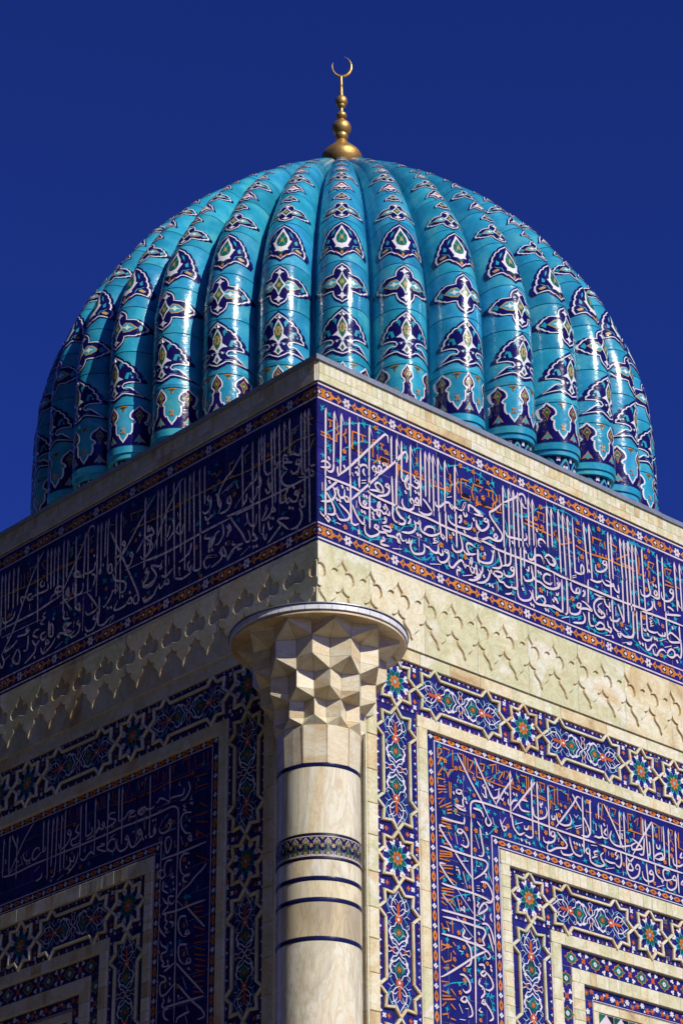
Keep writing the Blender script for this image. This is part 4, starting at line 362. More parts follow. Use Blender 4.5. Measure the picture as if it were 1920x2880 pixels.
STROKES['Lp'] = ('A2129,2996 2119,2751;A2421,2985 2408,2538;F2493,2984 2483,2454;F2613,2975 2607,2403;a2640,2580 2322,2567 2089,2576 2010,2544 1984,2485 1978,2125 1990,1830;a1849,2758 1823,2678 1889,2604 1966,2604;a1973,2794 1988,2767 1956,2747;a1908,2713 1922,2654 2014,2659 2108,2664 2122,2637 2186,2676;a2119,2751 2123,2669;a2186,2676 2266,2708 2296,2675 2328,2684;a2200,2627 2122,2627;a2292,2580 2229,2594;a2342,2656 2389,2638 2469,2660 2502,2690 2548,2650;a2582,2691 2547,2639 2596,2652 2582,2691;a2644,2644 2596,2652;a1797,2609 1811,2572 1781,2563;a1826,2545 1779,2522 1780,2542;a1887,2551 1917,2539 1886,2520 1916,2497 1869,2485;a1792,2443 1899,2462 1943,2412 1925,2325 1861,2257 1800,2251;a1868,2433 1866,2402;d1820,2368 2359,2514 2320,2514 1813,1960 1849,1930;a1800,2230 1829,2197 1782,2165 1800,2241;a1937,2246 1903,2156;a2133,2515 2194,2490;a2100,2465 2129,2431 2082,2408 2100,2465;a2082,2419 2126,2358 2203'
  ',2348 2251,2371 2269,2417;a2188,2344 2018,2350;a2209,2484 2253,2424;a2318,2472 2346,2407 2314,2377 2333,2466;a2408,2538 2409,2392 2391,2357 2329,2371;a2539,2479 2586,2450 2537,2426 2539,2479;a2537,2437 2629,2357;a2264,2323 2238,2244;a2233,2325 2206,2235;a2092,2288 2154,2283 2168,2246 2132,2134 2074,2221 2092,2277;a2028,2230 2018,2166;a2223,2096 1962,2090 1570,2099;a1808,2050 1900,2064 1943,2004 1924,1898 1877,1866;a2052,2052 2144,2056 2172,1992 2154,1916;a1564,1896 1622,1851 1769,1789;a1831,1845 1786,1853 1892,1850 1875,1801;a2188,1985 2250,1991 2263,1943 2200,1907;a2047,1929 2060,1882 2015,1881;a2065,1984 2092,1900;o1581,2983 1576,2826;o1642,2980 1639,2886 1745,2875;o1765,2995 1753,2866;o1856,2980 1836,2828;o1826,2992 1934,2992 1948,2954;o2082,2982 2078,2897;o2043,2982 2105,2979;o1805,2819 2177,2831 2333,2812 2653,2816;o2372,2971 2338,2919;o2310,2995 2305,2888;o2230,2972 2226,2865;o2182'
  ',2937 2194,2867;o1757,2774 1574,2763;o1740,2728 1738,2644;o1723,2671 1571,2659;o1688,2507 1565,2432;o1729,2395 1563,2380;o1727,2333 1560,2288;o1725,2251 1556,2135;o1716,2006 1550,1923;f1789,2825 2546,2935 2159,2409 2051,2421 1857,2144 1883,2009 1708,2206;l1638,2875 2206,2786 1879,2333 2096,2371 2194,2130 1710,2740;a1979,1894 1983,1580 1983,1371 1978,1061 1978,857 1972,509;a1692,1822 1815,1748 1909,1719 1986,1654;a2019,1693 2084,1709 2098,1671 2049,1627 2002,1647;a1986,1654 1887,1567;a2190,1567 1982,1548 1745,1553 1566,1551;a1823,1541 1678,1402 1566,1299;a1828,1459 1916,1475 1945,1414 1926,1337 1877,1284;a1843,1442 1809,1361;a1816,1332 1846,1298 1783,1293 1816,1332;a1830,1273 1877,1284;a1811,1197 1921,1212 1935,1154 1916,1078 1867,1026;a1834,1192 1792,1090;a1791,1070 1821,1026 1758,1022 1775,1066;a1805,1012 1867,1026;a2181,1722 2147,1672 2097,1628 2175,1573 2125,1540 2139,1502 2106,1473 2'
  '144,1430 2103,1399 2134,1375 2070,1371;a2235,1483 2200,1412 2116,1330;a2195,1317 2177,1271 2096,1221 2110,1194 2174,1188 2172,1135 2138,1097 2169,1073 2057,1048;a2251,1309 2198,1193;a2134,1014 2056,1038 1994,1065;a1963,1057 1817,923 1563,692;a2197,997 2116,959 2099,924 2178,911 2173,808 2094,801 1987,869 1955,872;a1939,859 1746,676 1589,553 1557,487 1648,476;a2104,681 1948,679 1562,672;a2140,780 2123,736 2153,712 2104,661;a2057,661 2119,654 2116,593 2052,550;a2238,1006 2210,928;a2234,923 2214,837;a2246,1728 2210,1645;a2232,1608 2205,1539;a2074,1466 2017,1442 2040,1405;a2045,1158 2013,1141 2045,1138;a1772,974 1803,971 1756,950;a1863,903 1804,779;a1807,639 1773,562;a2045,770 2059,722 2012,733;a1758,569 1835,565 1927,544 1941,503;a1819,551 1785,471;a2172,1879 2184,1797 2102,1745;a2138,1850 2153,1821 2104,1809;a1802,1839 1882,1849 1896,1810 1832,1784;a2256,1965 2205,1909 2142,1936;d2033,1823'
  ' 2022,1762 1935,1788 2083,1100 2073,1062 2044,933 2042,881 2233,1799 1919,743 2050,1263;a1918,713 1856,720;o1729,1518 1604,1508;o1727,1476 1586,1453;o1726,1434 1584,1390;o1723,1341 1565,1273;o1704,1244 1564,1232;o1717,1186 1562,1170;o1700,1141 1560,1088;o1714,1083 1558,1037;o1697,1038 1557,987;o1710,981 1555,936;o1693,936 1569,889;o1723,882 1568,868;o1705,828 1567,808;o1719,781 1580,761;o1718,740 1579,710;f1887,1766 2052,1513 1865,1380 1855,1115 1938,838 2113,876 1841,1582;l1811,1642 1859,1643 1687,1695 2070,1759 1923,1243 2031,1186 1917,692 2097,1253;F2489,2974 2489,2476;F2615,2971 2602,2385;F2846,2986 2830,2412;A2897,2989 2886,2649;F3061,2990 3051,2393;F3261,2977 3252,2434;A3411,2985 3396,2629;A3490,2978 3480,2448;A3742,2995 3733,2401;F3797,2964 3793,2371;F3876,2974 3868,2526;F3943,2969 3944,2466;a3979,2566 3497,2565 3062,2568 2823,2576 2425,2557;a2886,2649 2793,2657 2728,2706 2642,268'
  '3 2710,2679 2725,2650 2623,2633;a2590,2658 2542,2689 2506,2646 2538,2621 2590,2658;a2506,2646 2429,2647;a2935,2752 3022,2764 3037,2723 2930,2672 3014,2639 3100,2640;a3122,2713 3147,2686 3102,2663 3122,2713;a3103,2674 3135,2638 3206,2668 3239,2632;a3212,2760 3189,2675 3255,2614 3393,2594;a3313,2708 3293,2658 3361,2631 3414,2645;a3352,2764 3339,2692;a3663,2779 3696,2743 3632,2714 3663,2779;a3633,2737 3664,2666 3731,2615 3803,2611 3835,2677;a3513,2796 3562,2729 3506,2692 3557,2660 3627,2656 3605,2594 3481,2595;a2549,2492 2589,2459 2529,2432 2549,2492;a2522,2452 2527,2387 2641,2330 2692,2354 2713,2426;a2649,2497 2665,2479 2632,2481;a2749,2479 2773,2441 2721,2428 2749,2479;a2722,2439 2743,2356 2843,2339 2897,2397 2893,2473;a2919,2480 3005,2492 3053,2427 2964,2370 2915,2413 2937,2485;a3068,2397 3156,2431 3211,2468 3090,2470 3161,2499;a3242,2409 3314,2450 3415,2398 3479,2437;a3309,2516 3296,244'
  '5;a3015,2517 2923,2536;a3398,2539 3394,2471;a3510,2501 3539,2407 3674,2319;a3571,2495 3575,2428 3648,2458;a3642,2490 3627,2408 3696,2380;a3723,2387 3660,2371;a3698,2527 3684,2456;a3868,2526 3891,2362 3945,2365;a3833,2303 3728,2332;d3641,2361 3933,2322 3096,2572 2501,2369 2460,2380;o2744,3002 2772,2898;o2790,2914 2785,2823;o2704,2890 2699,2799;o2465,2823 2733,2808 3009,2840;o3000,2984 2975,2853;o2946,2946 2940,2843;o3191,2981 3167,2872;o3224,2944 3200,2847;o3139,2977 3131,2851;o3562,2980 3552,2841;o3525,2970 3516,2842;o3687,2980 3662,2882;o3568,2822 3892,2829 4000,2823;o3909,2822 3825,2903;f2979,2624 2724,2627 3931,2418 3464,2344 3585,2804;l2943,2586 3422,2501 3342,2346 2963,2348 2990,2521 3618,2529;F4765,2970 4759,2568;F4668,2976 4650,2563;F4625,2978 4546,2819;F4535,2941 4522,2487;a4263,2997 4304,2977 4441,2840 4637,2573;F4101,2979 4088,2660;A4023,2972 4001,2356;a4092,2709 4088,2656 4047'
  ',2671 4064,2706;a4109,2666 4210,2617 4260,2626 4258,2691 4212,2723 4156,2717 4145,2679;a4395,2727 4423,2716 4381,2644 4302,2628 4290,2651;a4362,2744 4370,2676;d4349,2601 4306,2598 4503,2662;a4765,2566 4556,2548 4240,2564 3979,2562;a4465,2714 4412,2595;a4429,2625 4637,2573;a4725,2746 4707,2701 4735,2695;a4125,2521 4213,2487;a4091,2443 4101,2398 4183,2379')

def piece_mesh(wall, name, fn):
    I = Ink(WALL[wall], None, 0.0); fn(I); o = I.build(name, None); me = o.data; bpy.data.objects.remove(o); return me
def guilloche(wall, u0, u1, zc, off, h, parent):
    """orange lozenge chain with white flowers: the border above and below the big inscription"""
    P = 0.5975; M = WALL[wall]
    def flower(I): I.petals('white', (0, 0), 0.028, 0.052, 6, 0.001, 0.5); I.disc('black', (0, 0), 0.010, 0.0016, 8, 0.016)
    def link_(lo, hi):
        def f(ink):
            for s in (-1, 1):
                g_ = lambda x, y: (min(max(s*(0.29875-x), lo), hi), y)
                def pl(mat, pts, hh):
                    if max(p[0] for p in pts)-min(p[0] for p in pts) > 0.004: ink.poly(mat, pts, hh)
                pl('orange', [g_(*p) for p in ((0.056, 0), (0.085, 0.02), (0.112, 0.052), (0.118, 0.018), (0.15, 0.008), (0.168, 0.016), (0.19, 0.028), (0.198, 0.054), (0.214, 0.042), (0.236, 0.05), (0.262, 0.036), (0.286, 0.052), (0.2987, 0.034), (0.2987, -0.034), (0.286, -0.052), (0.262, -0.036), (0.236, -0.05), (0.214, -0.042), (0.198, -0.054), (0.19, -0.028), (0.168, -0.016), (0.15, -0.008), (0.118, -0.018), (0.112, -0.052), (0.085, -0.02))], 0)
                pl('navy_ink', [g_(0.104+0.011*math.cos(a*PI/4), 0.013*math.sin(a*PI/4)) for a in range(8)], 0.0006)
                pl('black', [g_(*p) for p in ((0.205, 0), (0.225, 0.026), (0.25, 0.034), (0.272, 0.024), (0.278, 0), (0.272, -0.024), (0.25, -0.034), (0.225, -0.026))], 0.0006)
                pl('white', [g_(*p) for p in ((0.218, 0), (0.236, 0.009), (0.25, 0.024), (0.26, 0.008), (0.27, 0), (0.26, -0.008), (0.25, -0.024), (0.236, -0.009))], 0.0012)
        return f
    fm = piece_mesh(wall, 'border_flower', flower); lm = piece_mesh(wall, 'border_lozenge', link_(-9, 9))
    k = -1
    while off+k*P < u1:
        c = off+k*P
        if u0+0.04 < c < u1-0.04: inst('border_flower', fm, M(c, zc, h), parent)
        m_ = c+P/2
        if m_-0.25 > u0 and m_+0.25 < u1: inst('border_lozenge', lm, M(m_, zc, h), parent)
        elif m_+0.25 > u0 and m_ < u1: inst('border_lozenge', piece_mesh(wall, 'border_lozenge', link_(u0-m_, u1-m_)), M(m_, zc, h), parent)
        k += 1

def draw_strokes(wall, key, parent, scale, parts):
    """the traced inscription: u and z in millimetres on the wall"""
    dirn = 1 if wall == 'R' else -1
    inks = {k: Ink(WALL[wall], None, b_) for k, b_ in parts.items()}
    for item in STROKES[key].split(';'):
        c = item[0]; pts = [tuple(float(x)/1000 for x in p.split(',')) for p in item[1:].split()]
        pts = [(x, y+7.0) for x, y in pts]
        if c == 'a': inks['lettering'].stroke('white', pts, 0.0232*scale)
        elif c == 'b': inks['lettering'].stroke('white', pts, 0.018*scale)
        elif c in 'AF':
            I = inks['lettering']; I.k += 1; h = (I.k % 14)*I.step
            (x0, y0), (x1, y1) = pts; w = 0.0118*scale
            L = y0-y1
            P = [(x0-w*dirn, y0-0.035*scale), (x0+w*0.5*dirn, y0+0.008), (x0+w*dirn, y0-0.01), (x1+w*0.8*dirn, y1+0.02), (x1, y1-0.01), (x1-w*0.8*dirn, y1+0.01)]
            I.poly('white', P, h)
            if c == 'F': I.poly('white', [(x0+w*0.6*dirn, y0), (x0+(w+0.034*scale)*dirn, y0-0.125*scale), (x0+w*dirn, y0-0.05*scale)], h+0.0002)
        elif c == 'd':
            for x, y in pts:
                I = inks['lettering']; I.k += 1; q = 0.019*scale
                I.poly('white', [(x-q*1.0*dirn, y+q*0.5), (x+q*0.1*dirn, y+q*1.1), (x+q*dirn, y-q*0.5), (x-q*0.1*dirn, y-q*1.1)], (I.k % 14)*I.step)
        elif c == 'o': inks['kufic_lettering'].stroke('orange' if wall == 'R' else ('yellow' if key == 'Lf' else 'rust'), pts, 0.019*scale, smooth=False, taper=(0.9, 0.6))
        elif c == 'k':
            (x0, y0), (x1, y1) = pts
            inks['kufic_lettering'].poly('black', [(x0, y0+0.02), (x1, y0+0.02), (x1, y1-0.005+(y0-y1)*0.4), (x0, y0-0.035)], 0.0030)
        elif c == 'f':
            for x, y in pts:
                I = inks['kufic_lettering']; r_ = random.uniform(0.024, 0.032)*scale
                I.petals('orange', (x, y), r_*0.55, r_, 5, 0.0032, random.uniform(0, 6)); I.disc('black', (x, y), r_*0.26, 0.0035, 6)
        elif c == 't': inks['vine_scroll'].stroke('teal', pts, 0.0125*scale)
        elif c == 'l':
            for i, (x, y) in enumerate(pts):
                I = inks['vine_scroll']; I.leaf('teal', (x, y), random.uniform(0, 2*PI), random.uniform(0.062, 0.09)*scale, 0.003+(i % 5)*0.0001)
    for k, I in inks.items(): I.build(k, parent, kind=None if k == 'lettering' else 'stuff')

def tile_field(wall, name, parent, u0, u1, v0, v1, du, dv, h, mat='navy', skip=None):
    vs = [v0+(v1-v0)*i/max(1, round((v1-v0)/dv)) for i in range(max(1, round((v1-v0)/dv))+1)]
    us = [u0+(u1-u0)*i/max(1, round((u1-u0)/du)) for i in range(max(1, round((u1-u0)/du))+1)]
    for j in range(len(vs)-1):
        for i in range(len(us)-1):
            if skip and skip((us[i]+us[i+1])/2, (vs[j]+vs[j+1])/2): continue
            slab(name, wall, us[i], us[i+1], vs[j], vs[j+1], h, 0.012, mat, parent, gap=0.003, bev=0.002, tilt=0.0016, jit=0.0006)

# ---------------------------------------------------------------- upper wall: coping, parapet, inscription frieze, carved onyx
def upper_wall(wall):
    s = 'sunlit' if wall == 'R' else 'shaded'
    # parapet
    par = boxes('parapet', 'grout', [(wall, 0.004, UE, Z['slab0']+0.004, 13.44, -0.4, 0.002)], shrine, label='cream stone parapet course of the %s wall' % s)
    us = lerp_cuts(0.012, UE, 0.072, 0.12)
    for i in range(len(us)-1): slab('parapet_tile', wall, us[i], us[i+1], Z['slabm'], Z['cop0']+0.004, 0.018, 0.03, 'onyx_band', par, 0.0025, 0.0015, 0.002, 0.0008)
    us = lerp_cuts(0.012, UE, 0.46, 0.3)
    for i in range(len(us)-1): slab('parapet_slab', wall, us[i], us[i+1], Z['slab0'], Z['slabm'], 0.018, 0.03, 'onyx_band', par, 0.003, 0.0015, 0.001, 0.0008)
    # metal coping in sheets, slightly uneven
    us = lerp_cuts(-0.03, BW, 1.25, 0.2); cop = None
    for i in range(len(us)-1):
        a, b_ = us[i], us[i+1]-0.002; M = WALL[wall]; dz = random.uniform(-0.003, 0.003); dh = random.uniform(-0.002, 0.003)
        prof = [(0.006, Z['cop0']), (0.036+dh, Z['cop0']-0.004+dz), (0.036+dh, Z['cop1']+dz), (0.02, Z['cop1']+0.004+dz), (-0.42, Z['cop1']+0.03+dz)]
        Vv, Ff = [], []
        for j in range(7):
            u = a+(b_-a)*j/6; wv = random.uniform(-0.0025, 0.0025)
            if i == 0 and j == 0: pr = [(h_, z_) for h_, z_ in prof]; Vv += [M(-h_ if h_ > 0 else -h_, z_, h_) for h_, z_ in pr]
            else: Vv += [M(u, z_+wv, h_) for h_, z_ in prof]
        for j in range(6):
            for q in range(4): Ff.append((j*5+q, j*5+q+1, j*5+q+6, j*5+q+5))
        mesh_obj('coping_sheet', Vv, Ff, 'coping_metal', parent=par)
    # inscription frieze
    fz = boxes('inscription_frieze', 'grout', [(wall, 0.003, UE, Z['fr0'], Z['slab0'], -0.4, -0.003)], shrine, label='navy tile frieze with white Arabic inscription on the %s wall' % s)
    top, bot = Z['slab0'], Z['fr0']
    tile_field(wall, 'border_tile', fz, 0.004, UE, top-0.182, top, 0.2987, 0.182, 0.0)
    tile_field(wall, 'border_tile', fz, 0.004, UE, bot, bot+0.182, 0.2987, 0.182, 0.0)
    tile_field(wall, 'glazed_tile', fz, 0.004, UE, bot+0.182, top-0.182, 0.2655, 0.261, 0.0)
    I = Ink(WALL[wall], None, 0.0035)
    for z0, z1 in ((top-0.034, top-0.017), (top-0.188, top-0.170), (bot+0.020, bot+0.036), (bot+0.172, bot+0.188)):
        us = lerp_cuts(0.006, UE, 0.2987, 0.0); I = Ink(WALL[wall], None, 0.0035)
        for i in range(len(us)-1): I.poly('white', [(us[i]+0.001, z0), (us[i+1]-0.001, z0), (us[i+1]-0.001, z1), (us[i]+0.001, z1)], random.uniform(0, 0.0006))
        I.build('border_line', fz)
    guilloche(wall, 0.008, UE, top-0.114, 0.376, 0.0035, fz); guilloche(wall, 0.008, UE, bot+0.108, 0.379, 0.0035, fz)
    draw_strokes(wall, wall+'f', fz, 1.0, {'vine_scroll': 0.0020, 'kufic_lettering': 0.0055, 'lettering': 0.0092})
    # carved onyx frieze: two motifs on every slab
    on = boxes('onyx_frieze', 'grout', [(wall, 0.036, UE, Z['on0'], bot, -0.4, -0.034)], shrine, label='carved onyx frieze with trefoil relief on the %s wall' % s)
    t1 = [(0, 0), (0.012, -0.03), (0.034, -0.062), (0.06, -0.092), (0.062, -0.104), (0.052, -0.126), (0.078, -0.113), (0.108, -0.116), (0.136, -0.142), (0.150, -0.185), (0.145, -0.228), (0.118, -0.254), (0.08, -0.258), (0.04, -0.246), (0, -0.235)]
    tre = [(x, 11.455+y) for x, y in t1[::-1]]
    pen = [(0.0, 11.20), (0.003, 11.168), (0.018, 11.134), (0.05, 11.110), (0.090, 11.102), (0.079, 11.076), (0.085, 11.05), (0.112, 11.022), (0.142, 10.998), (0.159, 10.970), (0.166, 10.938), (0.176, 10.922)]
    def shift(path, toward):
        out = []
        for k, p in enumerate(path):
            a, b_ = path[max(0, k-1)], path[min(len(path)-1, k+1)]; dx, dy = b_[0]-a[0], b_[1]-a[1]; L = math.hypot(dx, dy) or 1
            nx, ny = -dy/L, dx/L; tx, ty = toward(p)
            if nx*tx+ny*ty < 0: nx, ny = -nx, -ny
            out.append((p[0]+nx*0.013, p[1]+ny*0.013))
        out[0] = (0.0, out[0][1])
        return out
    tre_in = shift(tre, lambda p: (0.045-p[0], 11.30-p[1])); tre_in[-1] = (0.0, tre_in[-1][1]-0.012); tre_in[0] = (0.0, tre[0][1]+0.012)
    pen_in = shift(pen, lambda p: (-0.5, -1.0)); pen_in[-1] = (0.176, pen[-1][1]-0.02)
    M = WALL[wall]
    def clip(P, lim):
        out = []
        for k in range(len(P)):
            a, b_ = P[k-1], P[k]
            if (a[0] >= lim) != (b_[0] >= lim): t = (lim-a[0])/(b_[0]-a[0]); out.append((lim, a[1]+(b_[1]-a[1])*t))
            if b_[0] >= lim: out.append(b_)
        return out
    pk = 4.888-0.352*14; top2, bt2 = bot-0.002, Z['on0']+0.002
    while pk < UE-0.3:
        Vv, Ff, Mi = [], [], []; a2, b2 = max(pk, 0.006)+0.0015, pk+0.704-0.0015
        hb, hr = -0.016, 0.002+random.uniform(-0.0012, 0.0012)
        q = len(Vv); Vv += [M(u, v, hb) for u, v in ((a2, bt2), (b2, bt2), (b2, top2), (a2, top2))]; Ff.append((q, q+1, q+2, q+3)); Mi.append(0)
        q = len(Vv); Vv += [M(u, v, h_) for u, v in ((a2, bt2), (b2, bt2)) for h_ in (hb, hb-0.03)]; Ff.append((q, q+1, q+3, q+2)); Mi.append(0)
        for c, sg in ((pk, 1), (pk+0.352, -1), (pk+0.352, 1), (pk+0.704, -1)):
            e = 0.0015 if c in (pk, pk+0.704) else 0.0
            f = lambda p: (c+sg*max(p[0], e), p[1])
            P = [f(p) for p in [(e, top2), (0.176, top2)]+pen[::-1]+tre]
            if c < 0.1: P = clip(P, 0.0075)
            if len(P) < 3: continue
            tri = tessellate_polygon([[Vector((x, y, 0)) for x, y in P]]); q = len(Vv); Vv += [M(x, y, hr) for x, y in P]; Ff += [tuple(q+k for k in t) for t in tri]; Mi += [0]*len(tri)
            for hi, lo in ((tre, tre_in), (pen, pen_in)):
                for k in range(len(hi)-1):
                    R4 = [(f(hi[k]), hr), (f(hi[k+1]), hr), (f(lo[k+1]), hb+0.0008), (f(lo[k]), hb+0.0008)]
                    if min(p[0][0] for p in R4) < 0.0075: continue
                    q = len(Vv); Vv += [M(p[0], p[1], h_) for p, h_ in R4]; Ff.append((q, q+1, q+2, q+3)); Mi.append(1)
        mesh_obj('carved_slab', Vv, Ff, ['onyx', 'onyx_edge_glow'], Mi, parent=on)
        pk += 0.704
upper_wall('R'); upper_wall('L')

# ---------------------------------------------------------------- lower wall
def star_pts(c, d, ri=0.72):
    return [(c[0]+(d if i % 2 == 0 else d*ri)*math.cos(i*PI/8), c[1]+(d if i % 2 == 0 else d*ri)*math.sin(i*PI/8)) for i in range(16)]
def cart_pts(c, d, L, vert=False, ri=0.72):
    P = []
    for i in range(16):
        r_ = d if i % 2 == 0 else d*ri; a = i*PI/8
        x, y = r_*math.cos(a), r_*math.sin(a)
        P.append((x, y, i))
    right = [(x+(L-d), y) for x, y, i in P if i in (13, 14, 15, 0, 1, 2, 3)] 
    out = []
    seq = [11, 12, 13, 14, 15, 0, 1, 2, 3, 4, 5]
    # right half: from the inner vertex left of its lower tip round to the one left of its upper tip
    pr = [(P[i][0]+(L-d), P[i][1]) for i in (11, 12, 13, 14, 15, 0, 1, 2, 3, 4, 5)]
    pl = [(-x, -y) for x, y in pr]
    out = pr+pl
    if vert: out = [(-y, x) for x, y in out]
    return [(c[0]+x, c[1]+y) for x, y in out]
def offset_poly(P, o):
    n_ = len(P); out = []
    for i in range(n_):
        a, b_, c = Vector(P[i-1]), Vector(P[i]), Vector(P[(i+1) % n_])
        d1 = (b_-a).normalized(); d2 = (c-b_).normalized(); n1 = Vector((d1.y, -d1.x)); n2 = Vector((d2.y, -d2.x))
        m_ = (n1+n2); m_ = m_/max(0.35, m_.length_squared)*2 if m_.length > 1e-6 else n1
        out.append((b_.x+m_.x*o/1.0*0.5*2/2*1.0, b_.y+m_.y*o/1.0*0.5*2/2*1.0))
    return out
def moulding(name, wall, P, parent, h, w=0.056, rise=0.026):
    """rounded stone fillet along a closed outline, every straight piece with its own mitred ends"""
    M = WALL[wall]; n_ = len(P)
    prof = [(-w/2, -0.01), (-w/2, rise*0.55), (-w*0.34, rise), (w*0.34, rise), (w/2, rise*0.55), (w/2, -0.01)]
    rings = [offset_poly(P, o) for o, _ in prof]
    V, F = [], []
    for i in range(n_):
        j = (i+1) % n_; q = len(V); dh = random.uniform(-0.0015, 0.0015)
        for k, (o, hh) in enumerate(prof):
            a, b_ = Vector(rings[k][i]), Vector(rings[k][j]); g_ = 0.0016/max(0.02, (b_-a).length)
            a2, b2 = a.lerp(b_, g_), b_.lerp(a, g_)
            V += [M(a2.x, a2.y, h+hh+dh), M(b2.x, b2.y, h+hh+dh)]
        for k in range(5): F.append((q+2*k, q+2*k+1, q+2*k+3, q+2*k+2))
    return mesh_obj(name, V, F, ['onyx_band', 'onyx_edge_glow'], [1, 0, 0, 0, 1]*n_, parent=parent)
def rosette(ink, c, R):
    for i in range(8):
        a = (i+0.5)*PI/4; r_ = R*1.42
        q = (c[0]+r_*math.cos(a)*0.93, c[1]+r_*math.sin(a)*0.93)
        ink.petals('white_dome', q, R*0.20, R*0.30, 6, 0.0004, a); ink.disc('rust', q, R*0.08, 0.0008, 6)
    for i in range(8):
        a = i*PI/4; q = (c[0]+R*1.5*math.cos(a), c[1]+R*1.5*math.sin(a)); ink.disc('rust', q, R*0.07, 0.0004, 5, R*0.11)
    ink.petals('cyan', c, R*0.52, R*1.08, 8, 0.0010, 0, True); ink.petals('green', c, R*0.45, R*0.98, 8, 0.0014, 0, True)
    ink.petals('orange', c, R*0.34, R*0.56, 8, 0.0018, PI/8, True); ink.petals('rust', c, R*0.25, R*0.4, 8, 0.0022, 0); ink.disc('cyan', c, R*0.16, 0.0026, 8)
def arabesque(ink, c, L, vert):
    """white split-palmette scroll filling a cartouche of half length L"""
    S = L/0.596
    def T(x, y): 
        x, y = x*S, y*S
        return (c[0]-y, c[1]+x) if vert else (c[0]+x, c[1]+y)
    def st(mat, pts, w, h): 
        for sx in (1, -1):
            for sy in (1, -1): ink.stroke(mat, [T(sx*x, sy*y) for x, y in pts], w, h, step=0.03)
    def pg(mat, pts, h):
        for sx in (1, -1): ink.poly(mat, [T(sx*x, y) for x, y in pts], h)
    W = 0.0095
    for sx in (1, -1):
        for sy in (1, -1):
            pass
    st('cyan', [(0.5, 0.02), (0.47, 0.10), (0.39, 0.135), (0.34, 0.11), (0.37, 0.08)], 0.007, 0.0004)
    st('cyan', [(0.33, 0.02), (0.30, 0.07), (0.25, 0.11), (0.21, 0.09)], 0.006, 0.0005)
    st('cyan', [(0.05, 0.0), (0.09, 0.04), (0.07, 0.08), (0.03, 0.07)], 0.005, 0.0006)
    # green trilobe with white rim
    lob = [(0.05, 0.0), (0.09, 0.045), (0.11, 0.10), (0.16, 0.125), (0.205, 0.10), (0.215, 0.055), (0.26, 0.03), (0.27, 0), (0.26, -0.03), (0.215, -0.055), (0.205, -0.10), (0.16, -0.125), (0.11, -0.10), (0.09, -0.045)]
    pg('white_dome', lob, 0.0008)
    pg('navy_ink', [(0.165+(x-0.165)*0.88, y*0.86) for x, y in lob], 0.0012); pg('green', [(0.165+(x-0.165)*0.72, y*0.62) for x, y in lob], 0.0014)
    # orange flower and tulip
    for sx in (1, -1):
        ink.petals('rust', T(sx*0.165, 0), 0.012*S, 0.03*S, 6, 0.0018); ink.disc('orange', T(sx*0.165, 0), 0.010*S, 0.0022, 6)
        ink.poly('rust', [T(sx*x, y) for x, y in ((0.24, 0.0), (0.27, 0.045), (0.31, 0.035), (0.345, 0.012), (0.40, 0.018), (0.44, 0), (0.40, -0.018), (0.345, -0.012), (0.31, -0.035), (0.27, -0.045))], 0.0014)
        ink.poly('white_dome', [T(sx*x, y) for x, y in ((0.262, 0), (0.285, 0.016), (0.30, 0), (0.285, -0.016))], 0.0018)
    # white flame leaves at the ends and the crossing in the middle
    st('white_dome', [(0.31, 0.0), (0.335, 0.05), (0.385, 0.085), (0.44, 0.075), (0.49, 0.035), (0.545, 0.0)], W, 0.0020)
    st('white_dome', [(0.36, 0.02), (0.39, 0.055), (0.375, 0.105), (0.41, 0.13)], W*0.9, 0.0022)
    st('white_dome', [(0.41, 0.03), (0.44, 0.045), (0.47, 0.10), (0.50, 0.09)], W*0.8, 0.0023)
    st('white_dome', [(0.30, 0.06), (0.33, 0.10), (0.31, 0.14)], W*0.8, 0.0024)
    st('white_dome', [(0.0, 0.0), (0.05, 0.035), (0.06, 0.075), (0.10, 0.10), (0.13, 0.085)], W, 0.0025)
    st('white_dome', [(0.0, 0.0), (0.03, 0.04), (0.012, 0.09), (0.03, 0.125), (0.0, 0.14)], W*0.9, 0.0026)
    st('white_dome', [(0.20, 0.10), (0.225, 0.125), (0.25, 0.12), (0.235, 0.09)], W*0.8, 0.0027)
    st('white_dome', [(0.12, 0.02), (0.15, 0.06), (0.13, 0.095), (0.17, 0.105), (0.19, 0.08)], W*0.7, 0.0028)
    st('cyan', [(0.10, 0.0), (0.13, 0.035), (0.17, 0.05), (0.20, 0.03)], W*0.6, 0.0029)
    st('white_dome', [(0.43, 0.0), (0.46, 0.03), (0.455, 0.06)], W*0.7, 0.00285)
    for sy in (1, -1):
        ink.petals('rust', T(0.0, sy*0.075), 0.008*S, 0.02*S, 5, 0.0030)
        for sx in (1, -1): ink.petals('white_dome', T(sx*0.105, sy*0.09), 0.008*S, 0.022*S, 5, 0.0031)
